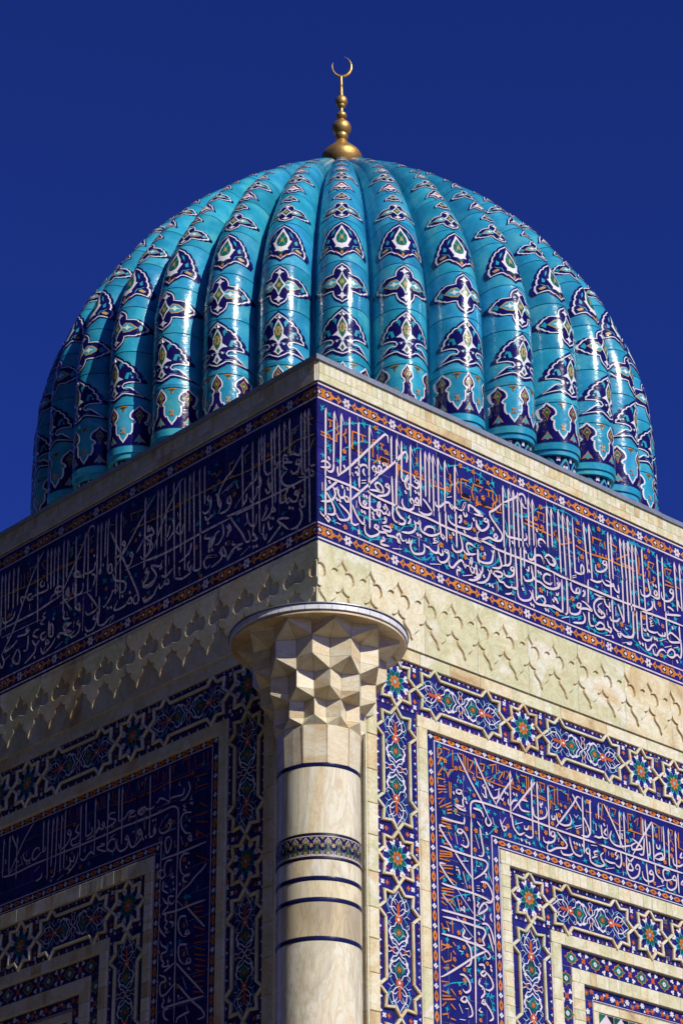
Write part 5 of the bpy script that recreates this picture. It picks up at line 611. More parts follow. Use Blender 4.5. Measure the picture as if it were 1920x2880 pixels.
def lattice(wall, name, parent_label, cells, regions, depth):
    """star and cartouche band; regions: rectangles of tile ground (u0,u1,v0,v1)"""
    lo = [(wall, a, b_, c, d, -0.4, -depth-0.012) for a, b_, c, d in regions]
    st = boxes(name, 'grout', lo, shrine, label=parent_label)
    for a, b_, c, d in regions: tile_field(wall, 'ground_tile', st, a, b_, c, d, 0.17, 0.165, -depth)
    # scale pattern along the edges and flowers between the stars
    E = Ink(WALL[wall], None, -depth+0.003)
    for a, b_, c, d in regions:
        horiz = (b_-a) > (d-c)
        n_ = int(((b_-a) if horiz else (d-c))/0.062)
        for i in range(n_):
            t = (i+0.5)*0.062
            for side in (0, 1):
                if horiz: x, y = a+t, (d-0.012 if side else c+0.012)
                else: x, y = (b_-0.012 if side else a+0.012), c+t
                sg = -1 if side else 1
                if i % 2: 
                    q = [(x-0.016, y), (x, y+sg*0.03), (x+0.016, y), (x, y-0.008)] if horiz else [(x, y-0.016), (x+sg*0.03, y), (x, y+0.016), (x-0.008, y)]
                    E.poly('white_dome', q, 0)
                else:
                    q = [(x-0.014, y), (x, y+sg*0.018), (x+0.014, y)] if horiz else [(x, y-0.014), (x+sg*0.018, y), (x, y+0.014)]
                    E.poly('rust', q, 0)
    d = 0.248
    for kind, c in cells:
        if kind == 'star':
            for a in range(4):
                x, y = c[0]+0.25*math.cos(a*PI/2+PI/4)*1.0, c[1]+0.25*math.sin(a*PI/2+PI/4)*1.0
            for dx in (-0.25, 0.25):
                for dy in (-0.185, -0.13, 0.13, 0.185):
                    q = (c[0]+dx, c[1]+dy)
                    if not any(a+0.01 < q[0] < b_-0.01 and cc+0.01 < q[1] < dd-0.01 for a, b_, cc, dd in regions): continue
                    if abs(dy) > 0.15: E.petals('white_dome', q, 0.008, 0.026, 4, 0.0004)
                    else: E.petals('rust', q, 0.012, 0.024, 4, 0.0004, PI/4); E.disc('orange', q, 0.008, 0.0008, 6)
            for dy in (-0.25, 0.25):
                for dx in (-0.185, -0.13, 0.13, 0.185):
                    q = (c[0]+dx, c[1]+dy)
                    if not any(a+0.03 < q[0] < b_-0.03 and cc+0.03 < q[1] < dd-0.03 for a, b_, cc, dd in regions): continue
                    if abs(dx) > 0.15: E.petals('white_dome', q, 0.008, 0.026, 4, 0.0004)
                    else: E.petals('rust', q, 0.012, 0.024, 4, 0.0004, PI/4); E.disc('orange', q, 0.008, 0.0008, 6)
    E.build('edge_flowers', st, kind='stuff')
    for kind, c in cells:
        I = Ink(WALL[wall], None, -depth+0.004)
        if kind == 'star':
            moulding('star_moulding', wall, star_pts(c, d), st, -depth); rosette(I, c, 0.118); I.build('rosette', st)
        else:
            v = kind == 'vcart'
            moulding('cartouche_moulding', wall, cart_pts(c, d, 0.592, v), st, -depth); arabesque(I, c, 0.596, v); I.build('arabesque', st)
    return st
def frame(wall, name, label, u0, u1, z1, z0, depth, back, mean, zbot=0.0, uend=UE, sb=0.02):
    """an L of cream stone slabs: horizontal member z0..z1 from u0 to the right, vertical member u0..u1 down to the ground"""
    fr = boxes(name, 'grout', [(wall, u0, uend, z0, z1, -0.4, -depth-0.012), (wall, u0, u1, zbot, z0, -0.4, -depth-0.012)], shrine, label=label)
    us = lerp_cuts(u0, uend, mean, 0.5)
    for i in range(len(us)-1): slab('frame_slab', wall, us[i], us[i+1], z0, z1, -depth, back, 'onyx_band', fr, 0.0025, 0.002, 0.001, 0.001)
    zs = lerp_cuts(6.2, z0, mean*1.1, 0.35)
    for i in range(len(zs)-1): slab('frame_slab', wall, u0, u1, zs[i], zs[i+1], -depth, back, 'onyx_band', fr, 0.0025, 0.002, 0.001, 0.001, sb=sb)
    slab('frame_slab', wall, u0, u1, zbot, 6.2, -depth, back, 'onyx_band', fr, 0.0025, 0.002)
    return fr
def small_border(wall, parent, h, horiz, fixed, start, step, end):
    def flower(I): I.petals('white_dome', (0, 0), 0.013, 0.026, 4, 0.0004, PI/4); I.disc('black', (0, 0), 0.006, 0.0008, 6)
    q = [(-0.058, 0), (-0.03, 0.018), (-0.012, 0.024), (0.012, 0.024), (0.03, 0.018), (0.058, 0), (0.03, -0.018), (0.012, -0.024), (-0.012, -0.024), (-0.03, -0.018)]
    def loz(I):
        f = (lambda x, y: (x, y)) if horiz else (lambda x, y: (y, x))
        I.poly('orange', [f(*p) for p in q], 0.0004); I.poly('rust', [f(x*0.45, y*0.5) for x, y in q], 0.0008); I.poly('black', [f(x*0.22, y*0.3) for x, y in q], 0.0012)
    fm, lm = piece_mesh(wall, 'border_flower', flower), piece_mesh(wall, 'border_lozenge', loz); M = WALL[wall]; t = start
    while (t < end if step > 0 else t > end):
        for nm, me, tt in (('border_flower', fm, t), ('border_lozenge', lm, t+step/2)):
            inst(nm, me, M(tt, fixed, h) if horiz else M(fixed, tt, h), parent)
        t += step
def lower_wall(wall):
    s = 'sunlit' if wall == 'R' else 'shaded'
    # stone strip under the carved frieze
    st = boxes('string_course', 'grout', [(wall, 0.45, UE, Z['st0'], Z['on0'], -0.4, -0.05)], shrine, label='plain cream string course of the %s wall' % s)
    us = lerp_cuts(0.5, UE, 0.5, 0.35)
    for i in range(len(us)-1): slab('course_slab', wall, us[i], us[i+1], Z['st0'], Z['on0'], -0.035, 0.03, 'onyx_band', st, 0.003, 0.002, 0.001, 0.001)
    # corner trim beside the column
    tr = boxes('corner_trim', 'onyx_band', [(wall, 0.617, 0.748, 0, Z['st0'], -0.4, -0.045)], shrine, label='cream stone trim beside the corner column, %s wall' % s)
    zs = lerp_cuts(6.0, Z['st0'], 0.31, 0.12)
    for i in range(len(zs)-1): slab('trim_block', wall, 0.612, 0.755, zs[i], zs[i+1], -0.03, 0.34, 'onyx_band', tr, 0.003, 0.006, 0.0015, 0.001, sb=0.03)
    slab('trim_block', wall, 0.612, 0.755, 0, 6.0, -0.03, 0.34, 'onyx_band', tr, 0.003, 0.006)
    d1 = 0.058
    cells = [('star', (1.005, 10.457)), ('cart', (1.852, 10.457)), ('star', (2.70, 10.457)), ('cart', (3.547, 10.457)), ('star', (4.40, 10.457)), ('star', (4.905, 10.457)), ('cart', (5.752, 10.457)),
             ('vcart', (1.0, 9.61)), ('star', (1.0, 8.765)), ('vcart', (1.0, 7.92)), ('star', (1.0, 7.075))]
    cells = [c for c in cells if c[1][0] < UE-0.5]
    lattice(wall, 'star_lattice', 'outer border of star and cartouche mouldings over navy tiles, %s wall' % s, cells, [(0.757, UE, Z['la0'], Z['st0']), (0.757, 1.268, 6.4, Z['la0'])], d1)
    boxes('plinth', 'onyx_band', [(wall, 0.757, 1.268, 0, 6.4, -0.4, -d1)], shrine)
    frame(wall, 'outer_frame', 'outer cream stone frame of the %s wall' % s, 1.27, 1.397, Z['la0'], 10.092, 0.042, 0.06, 0.42)
    # inscription panel
    dp = 0.078
    pn = boxes('inscription_panel', 'grout', [(wall, 1.397, UE, 9.168, 10.092, -0.4, -dp-0.004), (wall, 1.397, 2.338, 0, 9.168, -0.4, -dp-0.004)], shrine, label='navy tile panel with white Arabic inscription turning the corner, %s wall' % s)
    tile_field(wall, 'glazed_tile', pn, 1.40, UE, 9.17, 10.09, 0.236, 0.23, -dp)
    tile_field(wall, 'glazed_tile', pn, 1.40, 2.336, 6.4, 9.17, 0.234, 0.25, -dp)
    def seg(a, b_, c, d):
        I = Ink(WALL[wall], None, -dp+0.0035); I.poly('white', [(a, c), (b_, c), (b_, d), (a, d)], random.uniform(0, 0.0006)); I.build('border_line', pn)
    seg(1.51, UE, 10.017, 10.029); seg(1.508, 1.52, 6.4, 10.017); seg(1.418, UE, 10.084, 10.09); seg(1.418, 1.425, 6.4, 10.083)
    seg(2.228, UE, 9.268, 9.280); seg(2.228, 2.240, 6.4, 9.268); seg(2.318, UE, 9.182, 9.191); seg(2.318, 2.327, 6.4, 9.182)
    hp = -dp+0.0035
    small_border(wall, pn, hp, True, 10.058, 1.468, 0.1768, UE-0.12); small_border(wall, pn, hp, False, 1.467, 9.89, -0.182, 6.6)
    small_border(wall, pn, hp, True, 9.229, 2.285, 0.1768, UE-0.12); small_border(wall, pn, hp, False, 2.281, 9.05, -0.182, 6.6)
    draw_strokes(wall, wall+'p', pn, 0.84, {'vine_scroll': -dp+0.0020, 'kufic_lettering': -dp+0.0055, 'lettering': -dp+0.0092})
    frame(wall, 'middle_frame', 'second cream stone frame of the %s wall' % s, 2.34, 2.461, 9.166, 9.036, 0.068, 0.06, 0.10)
    d2 = 0.108
    cells = [('star', (2.738, 8.79)), ('cart', (3.585, 8.79)), ('star', (4.432, 8.79)), ('star', (4.935, 8.79)), ('vcart', (2.732, 7.943)), ('star', (2.73, 7.095))]
    lattice(wall, 'star_lattice', 'inner border of star and cartouche mouldings over navy tiles, %s wall' % s, cells, [(2.463, UE, 8.547, 9.034), (2.463, 3.007, 6.4, 8.547)], d2)
    frame(wall, 'inner_frame', 'third cream stone frame of the %s wall' % s, 3.009, 3.143, 8.545, 8.432, 0.095, 0.06, 0.2)
    d3 = 0.132
    gb = boxes('diamond_border', 'grout', [(wall, 3.145, UE, 8.252, 8.43, -0.4, -d3-0.004), (wall, 3.145, 3.30, 6, 8.252, -0.4, -d3-0.004)], shrine, label='navy tile border with green diamonds, %s wall' % s)
    tile_field(wall, 'glazed_tile', gb, 3.147, UE, 8.254, 8.428, 0.17, 0.174, -d3); tile_field(wall, 'glazed_tile', gb, 3.147, 3.30, 6.6, 8.254, 0.153, 0.17, -d3)
    def dia(I):
        q = [(0, 0.078), (0.02, 0.05), (0.055, 0.042), (0.062, 0.018), (0.098, 0), (0.062, -0.018), (0.055, -0.042), (0.02, -0.05), (0, -0.078), (-0.02, -0.05), (-0.055, -0.042), (-0.062, -0.018), (-0.098, 0), (-0.062, 0.018), (-0.055, 0.042), (-0.02, 0.05)]
        I.poly('orange', q, 0.0004); I.poly('green', [(x*0.87, y*0.86) for x, y in q], 0.0008); I.stroke('cyan', [(-0.06, 0), (0.06, 0)], 0.006, 0.0012, False); I.stroke('cyan', [(0, -0.05), (0, 0.05)], 0.006, 0.0013, False)
        I.petals('white_dome', (0, 0), 0.012, 0.026, 8, 0.0016); I.disc('black', (0, 0), 0.007, 0.0020, 6)
    def spray(horiz):
        def f(I):
            I.petals('rust', (0, 0), 0.014, 0.034, 4, 0.0004)
            for dx, dy in ((-0.045, 0.055), (0.045, 0.055), (-0.045, -0.055), (0.045, -0.055)):
                if not horiz: dx, dy = dy*0.9, dx
                I.petals('white_dome', (dx, dy), 0.008, 0.026, 3, 0.0008, math.atan2(dy, dx)); I.stroke('cyan', [(0, 0), (dx, dy)], 0.005, 0.0002)
        return f
    dm, sh, sv = piece_mesh(wall, 'green_diamond', dia), piece_mesh(wall, 'blossom_spray', spray(True)), piece_mesh(wall, 'blossom_spray', spray(False)); M = WALL[wall]
    u = 3.31
    while u < UE-0.2: inst('green_diamond', dm, M(u, 8.34, -d3+0.003), gb); inst('blossom_spray', sh, M(u+0.165, 8.34, -d3+0.003), gb); u += 0.33
    z = 8.13
    while z > 6.8: inst('green_diamond', dm, M(3.222, z, -d3+0.003), gb); inst('blossom_spray', sv, M(3.222, z-0.165, -d3+0.003), gb); z -= 0.33
    frame(wall, 'innermost_frame', 'fourth cream stone frame of the %s wall' % s, 3.302, 3.466, 8.25, 8.12, 0.12, 0.06, 0.11)
    d4 = 0.155
    fb = boxes('floral_border', 'grout', [(wall, 3.468, UE, 7.986, 8.118, -0.4, -d4-0.004), (wall, 3.468, 3.612, 6, 7.986, -0.4, -d4-0.004)], shrine, label='narrow navy tile border with orange and white blossoms, %s wall' % s)
    tile_field(wall, 'glazed_tile', fb, 3.47, UE, 7.988, 8.116, 0.16, 0.128, -d4); tile_field(wall, 'glazed_tile', fb, 3.47, 3.61, 6.6, 7.988, 0.14, 0.16, -d4)
    I = Ink(WALL[wall], None, -d4+0.003)
    k = 0; u = 3.52; vp = []
    while u < UE-0.05:
        c = (u, 8.055+0.022*math.sin(k*1.9)); vp.append(c)
        I.petals(('rust', 'rust', 'white_dome')[k % 3], c, 0.012, 0.03, 5 if k % 3 < 2 else 6, 0.0006, k); I.disc('yellow', c, 0.006, 0.001, 5)
        if k % 2: I.petals('white_dome', (u+0.03, 8.055-0.035*math.sin(k*1.9)), 0.004, 0.015, 3, 0.0008, k)
        u += 0.072; k += 1
    I.stroke('teal', vp, 0.007, 0.0002, step=0.05)
    z = 7.95; vp = []
    while z > 6.7:
        c = (3.54+0.022*math.sin(k*1.9), z); vp.append(c); I.petals(('rust', 'white_dome')[k % 2], c, 0.012, 0.03, 5, 0.0006, k); z -= 0.072; k += 1
    I.stroke('teal', vp, 0.007, 0.0002, step=0.05)
    I.stroke('white', [(3.60, 6.6), (3.60, 7.998), (UE-0.02, 7.998)], 0.008, 0.0012, False)
    I.build('blossom_scroll', fb, kind='stuff')
    # innermost field: cream diamonds with dark triangles
    ff = boxes('geometric_field', 'grout', [(wall, 3.614, UE, 6.0, 7.984, -0.4, -0.168)], shrine, label='cream and dark green geometric tile field, %s wall' % s)
    us = lerp_cuts(3.616, UE, 0.4, 0.1)
    for i in range(len(us)-1): slab('field_slab', wall, us[i], us[i+1], 7.90, 7.982, -0.156, 0.03, 'onyx_band', ff, 0.003)
    slab('field_slab', wall, 3.616, 3.69, 6.2, 7.90, -0.156, 0.03, 'onyx_band', ff, 0.003)
    I = Ink(WALL[wall], None, -0.164)
    for j in range(7):
        for i in range(11):
            x, y = 3.80+i*0.21, 7.79-j*0.21
            I.poly('white', [(x-0.1, y), (x, y+0.1), (x+0.1, y), (x, y-0.1)], 0.0004)
            for sx, sy, mt in ((-1, 1, 'green'), (1, 1, 'black'), (1, -1, 'green'), (-1, -1, 'black')): I.poly(mt, [(x+sx*0.1, y+sy*0.008), (x+sx*0.008, y+sy*0.1), (x+sx*0.1, y+sy*0.1)], 0.0008)
    I.build('triangle_inlay', ff)
    boxes('dado', 'onyx_band', [(wall, 3.145, UE, 0, 6.0, -0.4, -0.17)], shrine)
lower_wall('R'); lower_wall('L')

# ---------------------------------------------------------------- corner column
CX, CY = 0.009, -0.009
AZC = math.atan2(-14.8174, -13.433)          # towards the photographer
def lathe(name, prof, mat, parent, c=(CX, CY), n_=72, a0=0.0, a1=2*PI, smooth=True, label=None, gap=0.0):
    V, F = [], []; full = abs(a1-a0-2*PI) < 1e-6; m_ = n_ if full else n_+1
    for i in range(m_):
        a = a0+gap+(a1-a0-2*gap)*i/n_
        V += [(c[0]+r*math.cos(a), c[1]+r*math.sin(a), z) for r, z in prof]
    k = len(prof)
    for i in range(n_):
        j = (i+1) % m_
        F += [(i*k+q, j*k+q, j*k+q+1, i*k+q+1) for q in range(k-1)]
    o = mesh_obj(name, V, F, mat, parent=parent, smooth=smooth, label=label)
    if smooth:
        md = o.modifiers.new('edges', 'EDGE_SPLIT'); md.split_angle = math.radians(35)
    return o
RS = 0.361
col = bpy.data.objects.new('corner_column', None); COL.objects.link(col); col.parent = shrine; col['label'] = 'round onyx corner column with navy rings and a floral tile band'
drums = [(0.0, 6.75), (6.753, 7.688), (7.722, 8.022), (8.056, 8.205), (8.24, 8.39), (8.618, 9.218)]
for z0, z1 in drums: lathe('shaft_drum', [(RS-0.03, z0), (RS-0.004, z0), (RS, z0+0.004), (RS, z1-0.004), (RS-0.004, z1), (RS-0.03, z1)], 'onyx_shaft', col)
for z0, z1 in ((7.69, 7.72), (8.024, 8.054), (8.207, 8.238), (9.22, 9.25)):
    n_ = 13
    for i in range(n_): lathe('ring_tile', [(RS-0.02, z0), (RS+0.004, z0), (RS+0.006, (z0+z1)/2), (RS+0.004, z1), (RS-0.02, z1)], 'blue_ring', col, n_=6, a0=i*2*PI/n_, a1=(i+1)*2*PI/n_, gap=0.003)
tb = lathe('tile_band', [(RS-0.02, 8.392), (RS+0.003, 8.392), (RS+0.003, 8.616), (RS-0.02, 8.616)], 'blue_ring', col, label='floral tile band of the column')
I = Ink(lambda a, z, h: (CX+(RS+0.003+h)*math.cos(a), CY+(RS+0.003+h)*math.sin(a), z), 0.06, 0.0015)
for z0, z1, mt in ((8.396, 8.415, 'black'), (8.415, 8.421, 'white'), (8.593, 8.612, 'black'), (8.587, 8.593, 'white')):
    I.poly(mt, [(0, z0), (2*PI, z0), (2*PI, z1), (0, z1)], 0)
for k in range(24):
    a = k*2*PI/24; b_ = 2*PI/24; w = b_/2
    q = [(a-w*0.95, 8.43), (a-w*0.85, 8.46), (a-w*0.2, 8.485), (a-w*0.16, 8.505), (a-w*0.55, 8.52), (a-w*0.6, 8.545), (a-w*0.3, 8.565), (a, 8.583), (a+w*0.3, 8.565), (a+w*0.6, 8.545), (a+w*0.55, 8.52), (a+w*0.16, 8.505), (a+w*0.2, 8.485), (a+w*0.85, 8.46), (a+w*0.95, 8.43), (a+w*0.95, 8.423), (a-w*0.95, 8.423)]
    I.poly('white', q, 0.0008); cz = 8.5
    I.poly('olive', [(a+(x-a)*0.86, cz+(y-cz)*0.9) for x, y in q], 0.0013); I.petals('ochre', (a, 8.54), 0.02, 0.05, 5, 0.0018, 0, False, 0.36); I.petals('ochre', (a, 8.44), 0.02, 0.05, 4, 0.0018, 0, False, 0.36)
    I.petals('ochre', (a+w, 8.51), 0.02, 0.05, 5, 0.0008, 0, False, 0.42); I.poly('ochre', [(a+w*0.55, 8.582), (a+w*1.45, 8.582), (a+w, 8.56)], 0.0006)
I.build('palmette_row', tb)
# fluted neck: flat panels with projecting arrises
NT = 11; TH = 2*PI/NT
neck = lathe('neck', [(RS-0.012, 9.252), (RS-0.012, 9.60)], 'onyx_facet', col)
A1 = AZC+math.radians(11.4)-TH*6        # arris azimuths of the odd tiers
for k in range(NT):
    a0, a1 = A1+k*TH, A1+(k+1)*TH
    V = []
    for a in (a0+0.012, a1-0.012):
        for r, z in ((RS+0.004, 9.254), (RS+0.016, 9.598), (RS-0.02, 9.598), (RS-0.02, 9.254)): V.append((CX+r*math.cos(a), CY+r*math.sin(a), z))
    am = (a0+a1)/2
    for r, z in ((RS-0.004, 9.254), (RS+0.006, 9.598)): V.append((CX+r*math.cos(am), CY+r*math.sin(am), z))
    mesh_obj('neck_panel', V, [(0, 8, 9, 1), (8, 4, 5, 9), (0, 1, 2, 3), (4, 5, 6, 7), (1, 9, 5, 6, 2)], 'onyx_facet', parent=col)
    lathe('neck_arris', [(RS-0.02, 9.254), (RS+0.008, 9.254), (RS+0.022, 9.598), (RS-0.02, 9.598)], 'onyx_facet', col, n_=2, a0=a0-0.012, a1=a0+0.012, smooth=False)
# muqarnas capital: tiers of zigzag prisms, each standing out over the one below
cap = bpy.data.objects.new('muqarnas_capital', None); COL.objects.link(cap); cap.parent = shrine; cap['label'] = 'faceted onyx muqarnas capital under a round white-rimmed slab'
def P3(a, r, z): return (CX+r*math.cos(a), CY+r*math.sin(a), z)
def facet(pts):
    c = Vector((0, 0, 0))
    for p in pts: c += Vector(p)
    c /= len(pts)
    V = [tuple(c+(Vector(p)-c)*0.975) for p in pts]
    inn = [((p[0]-CX)*0.93+CX, (p[1]-CY)*0.93+CY, p[2]) for p in V]
    n_ = len(V)
    mesh_obj('facet', V+inn, [tuple(range(n_))]+[(i, (i+1) % n_, n_+(i+1) % n_, n_+i) for i in range(n_)], 'onyx_facet', parent=cap)
tiers = [  # (z bottom of the wall, z top, outer radius, inner radius, phase)
    (9.600, 9.602, 0.378, 0.362, 0.5), (9.676, 9.832, 0.412, 0.340, 0.0), (9.902, 10.062, 0.515, 0.425, 0.5), (10.170, 10.340, 0.605, 0.520, 0.0), (10.440, 10.466, 0.735, 0.62, 0.5)]
A5 = AZC-math.radians(5.4)
for t, (z0, z1, ro, ri, ph) in enumerate(tiers):
    base = A5+TH*0.5*(0 if ph == 0.0 else 1)
    if t % 2 == 1: base = A5
    O = [base+k*TH for k in range(NT)]
    for k in range(NT):
        o_, i0, i1 = O[k], O[k]-TH/2, O[k]+TH/2
        if t > 0:
            facet([P3(i0, ri, z0), P3(o_, ro, z0), P3(o_, ro, z1), P3(i0, ri, z1)]); facet([P3(o_, ro, z0), P3(i1, ri, z0), P3(i1, ri, z1), P3(o_, ro, z1)])
        if t+1 < len(tiers):
            nz, _, nro, nri, _ = tiers[t+1]
            on_ = O[k]+TH/2                       # the next tier's point hangs over this tier's hollow
            facet([P3(O[k], ro, z1), P3(O[k]+TH/2, ri, z1), P3(on_, nro, nz)]); facet([P3(O[k]+TH/2, ri, z1), P3(O[k]+TH, ro, z1), P3(on_, nro, nz)])
            facet([P3(O[k], ro, z1), P3(on_, nro, nz), P3(O[k], nri, nz)]); facet([P3(O[k], ro, z1), P3(O[k], nri, nz), P3(O[k]-TH/2, nro, nz)])
lathe('capital_core', [(0.29, 9.6), (0.305, 9.83), (0.37, 10.05), (0.45, 10.34), (0.56, 10.46)], 'grout_grey', cap)
lathe('abacus', [(0.3, 10.462), (0.768, 10.462), (0.776, 10.468), (0.776, 10.488), (0.768, 10.492), (0.3, 10.495)], 'onyx_facet', cap, label='round slab on top of the capital')
n_ = 42
for i in range(n_): lathe('rim_tile', [(0.70, 10.496), (0.788, 10.496), (0.791, 10.499), (0.791, 10.545), (0.788, 10.548), (0.70, 10.549)], 'white_rim', cap, n_=2, a0=AZC+i*2*PI/n_, a1=AZC+(i+1)*2*PI/n_, gap=0.0022, smooth=False)
lathe('lead_cap', [(0.05, 10.565), (0.78, 10.556), (0.803, 10.551), (0.803, 10.559), (0.05, 10.595)], 'coping_metal', cap)

# ---------------------------------------------------------------- dome
DX, DY = 4.511, 4.489
PR = [(3.607, 13.6), (3.72, 14.4), (3.74, 15.2), (3.728, 16.0), (3.53, 16.8), (3.175, 17.5), (2.664, 18.2), (2.031, 18.8), (1.239, 19.4), (0.352, 20.0), (0.0, 20.25)]
def cr(p0, p1, p2, p3, t): return tuple(0.5*(2*p1[c]+(-p0[c]+p2[c])*t+(2*p0[c]-5*p1[c]+4*p2[c]-p3[c])*t*t+(-p0[c]+3*p1[c]-3*p2[c]+p3[c])*t**3) for c in (0, 1))
EX = [(2*PR[0][0]-PR[1][0], 2*PR[0][1]-PR[1][1])]+PR+[(-PR[-2][0], PR[-2][1])]
prof = []
for i in range(1, len(EX)-2):
    for q in range(16): prof.append(cr(EX[i-1], EX[i], EX[i+1], EX[i+2], q/16))
prof.append(PR[-1]); SL = [0.0]
for i in range(1, len(prof)): SL.append(SL[-1]+math.hypot(prof[i][0]-prof[i-1][0], prof[i][1]-prof[i-1][1]))
def at(s):
    s = min(max(s, 0), SL[-1]-1e-6); lo, hi = 0, len(SL)-1
    while hi-lo > 1:
        m_ = (lo+hi)//2
        if SL[m_] <= s: lo = m_
        else: hi = m_
    t = (s-SL[lo])/(SL[hi]-SL[lo]); a, b_ = prof[lo], prof[hi]
    a0, b0 = prof[max(0, lo-1)], prof[min(len(prof)-1, hi+1)]
    tx, tz = b0[0]-a0[0], b0[1]-a0[1]; L = math.hypot(tx, tz)
    return a[0]+(b_[0]-a[0])*t, a[1]+(b_[1]-a[1])*t, tz/L, -tx/L
NR = 34; DA = 2*PI/NR; AZ0 = math.radians(-132.99)
def rib_w(r): return 0.437*DA*r
def ribmap(X, s, h):
    """rib 0, local to the dome axis and turned to +x: X = sine of the angle across the rib"""
    r, z, nr, nz = at(s); w = rib_w(r); X = max(-0.998, min(0.998, X)); ca = math.sqrt(1-X*X); hp = w*1.30
    rr, zz = r-hp*(1-ca)*nr, z-hp*(1-ca)*nz
    return (rr+h*ca*nr, w*X+h*X, zz+h*ca*nz)
def rib_mesh(name, s0, s1, h, mat, ds=0.09, na=18, skirt=0.02, amax=86):
    V, F = [], []; n_ = max(1, int((s1-s0)/ds)); rows = [(s0, h-skirt), (s0, h)]+[(s0+(s1-s0)*i/n_, h) for i in range(n_+1)]+[(s1, h), (s1, h-skirt)]
    for s, hh in rows:
        for j in range(na+1):
            a = math.radians(-amax+2*amax*j/na); V.append(ribmap(math.sin(a), s, hh))
    keep = [i for i in range(len(rows)-1) if i not in (1, len(rows)-3)]
    for i in keep:
        for j in range(na): q = i*(na+1)+j; F.append((q, q+1, q+na+2, q+na+1))
    me = bpy.data.meshes.new(name); me.from_pydata(V, [], F); me.materials.append(MATS[mat]); me.polygons.foreach_set('use_smooth', [0 < i//na < len(keep)-1 for i in range(len(F))]); me.update(); return me
# shell between the ribs
lathe('dome_shell', [(at(s)[0]-rib_w(at(s)[0])*1.2*at(s)[2], at(s)[1]-rib_w(at(s)[0])*1.2*at(s)[3]) for s in [0.3+i*0.12 for i in range(60)] if s < SL[-1]-0.2], 'grout_grey', shrine, (DX, DY), 136, label='grey mortar ground between the dome ribs')
lathe('drum', [(3.50, 13.3), (3.50, 13.95), (3.56, 14.0)], 'turquoise', shrine, (DX, DY), 96, label='turquoise drum under the dome')
courses = [(0.885, 1.385), (1.432, 2.069), (2.081, 2.704), (2.716, 3.422), (3.434, 4.126), (4.138, 4.840), (4.852, 5.548), (5.560, 6.298), (6.310, 7.3)]
CM = [rib_mesh('dome_tile', a, b_, 0.0, 'turquoise') for a, b_ in courses]
BEAD = rib_mesh('bead', 1.388, 1.428, 0.008, 'turquoise', 0.02)
# torus at the foot of the rib
TOR = rib_mesh('foot_ring', 0.80, 0.878, 0.012, 'turquoise', 0.03, skirt=0.06)
NECK = rib_mesh('foot_neck', 0.74, 0.796, -0.004, 'turquoise', 0.03, skirt=0.05)
COR = rib_mesh('corbel', 0.36, 0.738, -0.045, 'navy_dome', 0.06, skirt=0.03)
CORE = rib_mesh('dome_rib', 0.78, 7.6, -0.028, 'grout_grey', 0.14, 12, 0.0, 89)
def ink_mesh(fn, name):
    I = Ink(ribmap, 0.085, 0.004); I.xs = 0.3; fn(I)
    o = I.build(name, None); me = o.data; me.polygons.foreach_set('use_smooth', [True]*len(me.polygons)); bpy.data.objects.remove(o); return me
def layered(I, half, cx, cs, sx, ss, rim=(0.915, 0.875), lw=0.0125):
    """closed outline from its right half: navy rim, white line, navy ground"""
    P = [(x, y) for x, y in half]+[(-x, y) for x, y in half[::-1] if x > 1e-6]
    def tr(k): return [(cx+x*sx*k, cs+y*ss*k) for x, y in P]
    I.poly('navy_dome', tr(1.05), 0); I.stroke('white_dome', tr(rim[0]), lw, 0.0012, smooth=False, closed=True)
def mir(I, mat, pts, h, w=None, cx=0, cs=0):
    for s in (1, -1):
        q = [(cx+s*x, cs+y) for x, y in pts]
        if w: I.stroke(mat, q, w, h, step=0.03, aspect=1.0)
        else: I.poly(mat, q, h)
